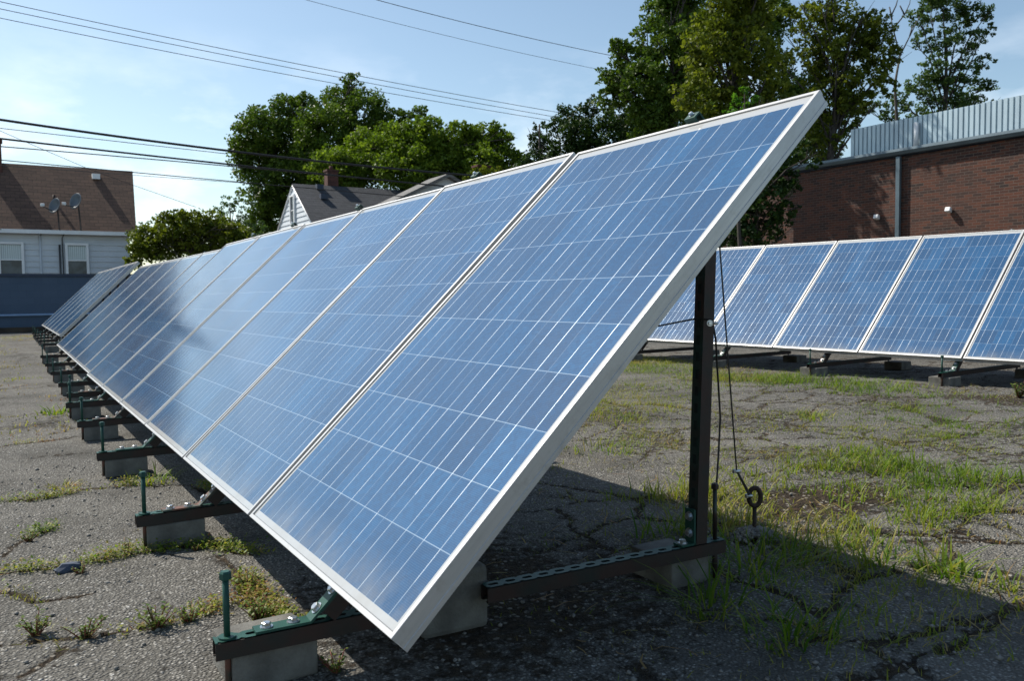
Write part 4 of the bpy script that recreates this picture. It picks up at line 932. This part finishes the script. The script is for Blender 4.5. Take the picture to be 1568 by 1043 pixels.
# ------------------------------------------------------------------ trees
def crown_mesh(blobs, D, leaf, dens, mat, parent, base, seed, gap=.5, depth=.8):
    r = np.random.default_rng(seed); Vs, Qs, Ts = [], [], []; off = 0
    for (px, py, rp) in blobs:
        R = rp*D/F_PX; c = at_d(px, py, D+r.uniform(-.5, .5)*R*1.6)
        ncl = max(12, int(70*(R/1.5)**1.25*dens)); cr_ = R*.27
        d = r.normal(size=(ncl, 3)); d /= np.linalg.norm(d, axis=1)[:, None]; rad_ = R*(r.uniform(.25, 1.0, ncl)**.55)
        cc = c+d*rad_[:, None]*np.array([1, 1, .9]); 
        for q in cc:
            s = cr_*r.uniform(.55, 1.35); n = int(max(10, 95*(s/leaf)**1.35*.23))
            n = min(n, 260)
            p = r.normal(size=(n, 3)); p /= np.linalg.norm(p, axis=1)[:, None]; p = q+p*(s*r.uniform(.3, 1, n)**.6)[:, None]*np.array([1, 1, .72])
            nn = r.normal(size=(n, 3))+np.array([0, 0, .7]); nn /= np.linalg.norm(nn, axis=1)[:, None]
            t = r.normal(size=(n, 3)); t -= nn*(t*nn).sum(1)[:, None]; t /= np.linalg.norm(t, axis=1)[:, None]; b = np.cross(nn, t)
            L_ = leaf*.78*r.uniform(.6, 1.35, n)[:, None]; w = L_*.34
            Vq = np.stack([p-t*L_*.5, p+b*w-nn*L_*.06, p+t*L_*.5-nn*L_*.12, p-b*w-nn*L_*.06], 1)
            Vs.append(Vq.reshape(-1, 3)); Qs.append((np.arange(n)[:, None]*4+np.arange(4)[None])+off); off += n*4
            Ts.append(np.clip(r.uniform(.1, .9)+r.normal(0, .16, n), 0, 1))
    V = np.concatenate(Vs)-np.array(base)
    return np_mesh('crown', V, np.concatenate(Qs), mat, parent, np.concatenate(Ts))
def tree(name, label, cat, D, blobs, mat, trunk, leaf=.17, dens=1., seed=1, tr=.3, bark='bark', limbs=True, group=None):
    b = at_d(trunk[0], trunk[1], D); b[2] = gz(b[0], b[1]) if np.hypot(b[0], b[1]) < 40 else 0
    root = empty(name, b); tag(root, label, cat, group)
    mb = MB(); rr = random.Random(seed); top = Vector(at_d(trunk[2], trunk[3], D))-Vector(b)
    mid = top*.5+Vector((rr.uniform(-.2, .2), rr.uniform(-.2, .2), 0))
    mb.tube([(0, 0, -.1), mid*.5, mid, top*.8+Vector((0, 0, 0)), top], [tr*1.25, tr, tr*.8, tr*.5, tr*.22], 10)
    if limbs:
        for (px, py, rp) in blobs:
            c = Vector(at_d(px, py, D))-Vector(b)+Vector((rr.uniform(-.3, .3), rr.uniform(-1, 1), 0))
            s = top*min(.9, max(.34, (c.z/top.z)*.74)); m_ = s.lerp(c, .5)+Vector((0, 0, rr.uniform(-.1, .25)*(c-s).length))
            mb.tube([s, m_, c], [tr*.26, tr*.16, tr*.05], 6)
            for _ in range(3):
                e_ = c+Vector((rr.uniform(-1, 1), rr.uniform(-1, 1), rr.uniform(-.4, 1)))*rp*D/F_PX*.8; mb.tube([m_.lerp(c, .6), e_], [tr*.09, tr*.03], 5, caps=False)
    mb.build('trunk', M[bark], root)
    crown_mesh(blobs, D, leaf, dens, M[mat], root, b, seed)
    return root
tree('oak_tree', 'large dark green oak with a lobed crown behind the houses, left of centre', 'tree', 58,
     [(400, 205, 42), (437, 170, 30), (468, 160, 22), (520, 160, 34), (555, 175, 42), (500, 205, 50), (440, 225, 55), (395, 250, 40), (372, 240, 22), (365, 225, 16), (410, 300, 42), (440, 330, 40), (480, 270, 60), (560, 235, 50), (610, 185, 22), (640, 175, 16), (600, 220, 40), (398, 340, 26), (660, 205, 20), (540, 130, 20), (395, 175, 16)],
     'leaf_oak', (470, 400, 480, 220), .26, 1.15, 11, .45)
tree('maple_tree', 'broad yellow green tree spreading behind the grey roof', 'tree', 50,
     [(510, 255, 34), (485, 262, 18), (560, 225, 36), (610, 215, 38), (650, 210, 34), (695, 215, 36), (735, 215, 30), (765, 215, 22), (775, 245, 28), (560, 260, 36), (620, 260, 46), (680, 258, 46), (790, 255, 26), (770, 205, 16), (720, 240, 44), (650, 235, 46), (590, 240, 42), (545, 250, 36), (735, 255, 40), (530, 280, 26), (640, 195, 16), (705, 195, 16), (760, 195, 12), (590, 200, 16)],
     'leaf_yellow', (640, 420, 640, 240), .24, 1.2, 12, .3)
tree('rusty_shrub', 'small tree with rusty brown leaves beside the brick chimney', 'tree', 46, [(735, 270, 20), (718, 278, 16), (760, 268, 14)], 'leaf_olive', (737, 420, 737, 280), .2, 1, 13, .12)
tree('cedar_tree', 'slim dark evergreen between the yellow green tree and the big right hand trees', 'tree', 44,
     [(826, 195, 12), (822, 215, 18), (830, 235, 24), (812, 250, 22), (845, 250, 22), (800, 265, 18), (830, 270, 30)], 'leaf_dark', (828, 420, 826, 190), .17, 1.3, 14, .2)
tree('bushy_tree', 'round dark bushy tree left of the tall right hand trees', 'tree', 40,
     [(880, 178, 26), (905, 165, 20), (865, 205, 30), (895, 215, 36), (930, 205, 36), (860, 235, 26), (900, 245, 34), (945, 180, 28), (980, 210, 34)], 'leaf_dark', (895, 420, 900, 200), .18, 1.25, 15, .25)
tree('walnut_tree', 'tall dark green tree, leftmost of the tall trees behind the near panel', 'tree', 36,
     [(945, 75, 20), (965, 95, 34), (1000, 60, 36), (1015, 25, 34), (1040, 10, 40), (985, 125, 40), (950, 130, 30), (1020, 100, 46), (930, 120, 20), (935, 150, 24), (1000, 165, 42), (1060, -30, 50), (1040, 150, 46), (1000, 200, 36), (1060, 60, 40), (1030, -50, 50)],
     'leaf_oak', (1030, 420, 1030, 60), .21, 1.3, 16, .35)
tree('ash_tree', 'tall olive green tree directly behind the top of the near panel', 'tree', 25.5,
     [(1075, 95, 34), (1090, 55, 40), (1120, 30, 46), (1150, 70, 42), (1110, 110, 46), (1065, 140, 34), (1095, 160, 40), (1150, 130, 42), (1180, 100, 32), (1185, 150, 36), (1130, 0, 46), (1165, 10, 36), (1120, -50, 60), (1140, 175, 36), (1190, 190, 34), (1185, 225, 30), (1100, 200, 40)],
     'leaf_olive', (1130, 420, 1125, 60), .17, 1.3, 17, .3)
tree('linden_tree', 'open crowned tree with sky gaps, left of the bare branches above the brick building', 'tree', 33,
     [(1212, 18, 14), (1228, 45, 22), (1255, 20, 28), (1290, 30, 34), (1325, 40, 28), (1345, 25, 14), (1240, 75, 24), (1270, 75, 30), (1310, 85, 36), (1345, 75, 28), (1350, 45, 22), (1345, 105, 24), (1240, 20, 22), (1310, 140, 24), (1275, 50, 32), (1320, 65, 30), (1262, 135, 26), (1225, 85, 18), (1300, 155, 22), (1270, 100, 30), (1250, 115, 28), (1290, 125, 30), (1330, 120, 24), (1365, 85, 18), (1375, 80, 12), (1245, 150, 24), (1275, 165, 26), (1340, 145, 18), (1300, 190, 18), (1255, 190, 26), (1245, 225, 26), (1280, 215, 14), (1365, 135, 16), (1280, -30, 40), (1320, 165, 16)],
     'leaf_olive', (1262, 430, 1285, 70), .17, 1.15, 18, .2)
tree('maple_tree', 'airy grey green tree at the far right above the corrugated screen', 'tree', 38,
     [(1405, 25, 18), (1430, 15, 26), (1465, 30, 28), (1495, 20, 22), (1420, 60, 22), (1455, 70, 22), (1490, 60, 24), (1515, 45, 12), (1432, 100, 22), (1480, 105, 24), (1510, 95, 14), (1410, 130, 22), (1450, 135, 30), (1490, 140, 24), (1390, 150, 22), (1425, 165, 28), (1470, 165, 26), (1515, 130, 14), (1360, 170, 18), (1380, 185, 18), (1520, 160, 10), (1450, -20, 40), (1340, 160, 14)],
     'leaf_silver', (1440, 430, 1450, 60), .16, 1.25, 19, .18)
tree('elm_tree', 'broad dark tree filling the gaps behind the tall right hand trees', 'tree', 44,
     [(980, 190, 40), (1030, 190, 40), (1080, 180, 40), (1060, 110, 40), (1100, 60, 40), (1165, 60, 34), (1190, 110, 30), (1200, 160, 36), (1190, 210, 36), (1230, 200, 34), (1150, 200, 40), (1235, 130, 26), (1190, 20, 30), (1275, 190, 28), (1260, 230, 30), (1220, 250, 30), (1140, 20, 40), (1050, 40, 40), (1305, 165, 22)],
     'leaf_oak', (1120, 430, 1120, 80), .2, 1.6, 31, .3)
tree('dark_shrub', 'dark leafy shrub growing against the left end of the brick wall', 'shrub', 21.5,
     [(1160, 250, 30), (1190, 255, 24), (1140, 290, 32), (1175, 300, 34), (1205, 285, 22), (1120, 330, 30), (1155, 340, 34), (1190, 335, 24), (1100, 360, 28), (1140, 370, 30), (1215, 240, 18), (1230, 225, 16), (1175, 225, 26), (1125, 310, 26), (1110, 345, 26), (1175, 365, 30), (1210, 320, 20), (1140, 330, 34), (1195, 275, 28), (1245, 250, 12)],
     'leaf_dark', (1155, 470, 1158, 280), .13, 1.5, 20, .12)
tree('sapling', 'fresh bright green sapling rising behind the top edge of the near panel', 'tree', 19,
     [(1140, 138, 8), (1130, 152, 12), (1150, 155, 12), (1140, 170, 18), (1118, 175, 14), (1160, 172, 12), (1140, 195, 20)], 'leaf_bright', (1140, 450, 1140, 140), .10, 1.3, 21, .05)
tree('laurel_bush', 'wide yellow green bush at the corner of the white house beyond the blue wall', 'shrub', 31,
     [(212, 375, 22), (205, 395, 18), (240, 350, 20), (250, 375, 32), (285, 345, 28), (300, 370, 34), (330, 350, 26), (350, 370, 30), (378, 372, 22), (270, 335, 14), (225, 350, 16), (320, 335, 14), (362, 352, 18), (230, 375, 34), (275, 365, 36), (320, 370, 36), (365, 375, 30), (215, 390, 24), (255, 345, 24), (300, 345, 26), (345, 352, 24)],
     'leaf_olive', (290, 470, 290, 360), .15, 1.5, 22, .10)
tree('birch_tree', 'thin airy tree with small leaves standing behind the wide bush', 'tree', 38,
     [(348, 308, 13), (335, 325, 14), (360, 320, 16), (345, 342, 20), (375, 340, 18), (390, 355, 16), (400, 345, 10), (325, 345, 14)], 'leaf_silver', (355, 460, 352, 310), .13, .75, 23, .08)
tree('background_tree', 'pale green tree low between the oak and the white gable', 'tree', 64,
     [(395, 365, 20), (420, 360, 18), (380, 350, 14)], 'leaf_oak', (400, 460, 400, 350), .2, .9, 24, .15)
# bare dead branches right of the open crowned tree
D = 36; b = at_d(1385, 430, D); b[2] = 0; root = empty('dead_tree', b); tag(root, 'bare dead tree with thin grey branches between the two right hand trees', 'tree'); mb = MB()
W_ = lambda x, y: Vector(at_d(x, y, D))-Vector(b)
mb.tube([(0, 0, 0), W_(1375, 210), W_(1370, 130), W_(1378, 85)], [.11, .08, .055, .04], 8)
for pl in ([(1378, 85), (1393, 55), (1408, 25)], [(1378, 85), (1368, 45), (1364, 25)], [(1369, 42), (1385, 22), (1393, 5), (1395, -8)], [(1366, 30), (1362, 10)], [(1372, 125), (1345, 105), (1330, 90)], [(1393, 55), (1397, 40)], [(1385, 22), (1378, 8)], [(1364, 25), (1372, 8), (1376, -6)]):
    mb.tube([W_(*q) for q in pl], [.034-.009*i if i < 3 else .010 for i in range(len(pl))], 6)
mb.build('branches', M['twig'], root)

# ------------------------------------------------------------------ overhead wires, all running along the street behind the wall
def wire(pts, Y, r, label, mat='cable', ext=12):
    P_ = [Vector(at_y(x, y, Y)) for x, y in pts]; a = P_[0]-(P_[1]-P_[0]).normalized()*ext; P_ = [a]+P_
    # smooth the polyline into one hanging curve (quadratic through the points by x)
    xs = np.array([p.x for p in P_[1:]]); zs = np.array([p.z for p in P_[1:]]); c = np.polyfit(xs, zs, 2 if len(xs) > 2 else 1)
    X = np.linspace(P_[0].x, P_[-1].x, 40); mb = MB(); mb.tube([(x, Y, float(np.polyval(c, x))) for x in X], r, 6); o = mb.build('overhead_wire', M[mat]); tag(o, label, 'overhead wire', 'overhead wires above the street')
wire([(0, 183), (380, 234), (640, 262), (760, 271)], 29, .042, 'thickest black cable, uppermost of the heavy lines across the oak tree')
wire([(0, 196), (345, 235)], 29.6, .012, 'thin wire just below the thickest black cable', 'wire_grey')
wire([(0, 212), (360, 252), (665, 284), (760, 292)], 29, .032, 'second thick black cable, below the thickest one')
wire([(0, 224), (360, 255), (520, 270)], 29.4, .018, 'medium black wire right under the second thick cable')
wire([(5, 245), (205, 264), (385, 280), (620, 301)], 29.2, .016, 'lowest black wire passing along the ridge of the brown roof')
wire([(205, 268), (385, 281)], 29.7, .009, 'faint grey wire just under the lowest black wire', 'wire_grey')
wire([(0, 2), (500, 106), (855, 172), (960, 189)], 32, .012, 'uppermost of the three thin power lines at upper left', 'wire_grey')
wire([(0, 13), (500, 114), (855, 180), (960, 197)], 32.4, .012, 'middle one of the three thin power lines at upper left', 'wire_grey')
wire([(0, 27), (500, 125), (855, 186), (960, 202)], 32.8, .012, 'lowest of the three thin power lines at upper left', 'wire_grey')
wire([(580, 0), (760, 46), (940, 85), (1000, 97)], 30, .013, 'dark thin line crossing the sky towards the walnut tree', 'wire_grey')
wire([(472, 0), (700, 58), (908, 104), (980, 118)], 33, .009, 'faintest line in the sky, below the one to the walnut tree', 'wire_grey')
def drop(pts, r, label):
    mb = MB(); mb.tube([at_d(*q) for q in pts], r, 6); o = mb.build('service_wire', M['cable']); tag(o, label, 'overhead wire')
drop([(-40, 186, 29), (0, 200, 30), (60, 226, 31.5), (130, 256, 33), (200, 282, 34), (300, 317, 36)], .009, 'thin diagonal wire sloping down across the brown roof to the bush')
drop([(-60, 340, 30), (0, 351, 31.5), (45, 361, 33), (76, 364, 34.5), (84, 368, 34.8)], .014, 'sagging service wire reaching the white house under its eaves')
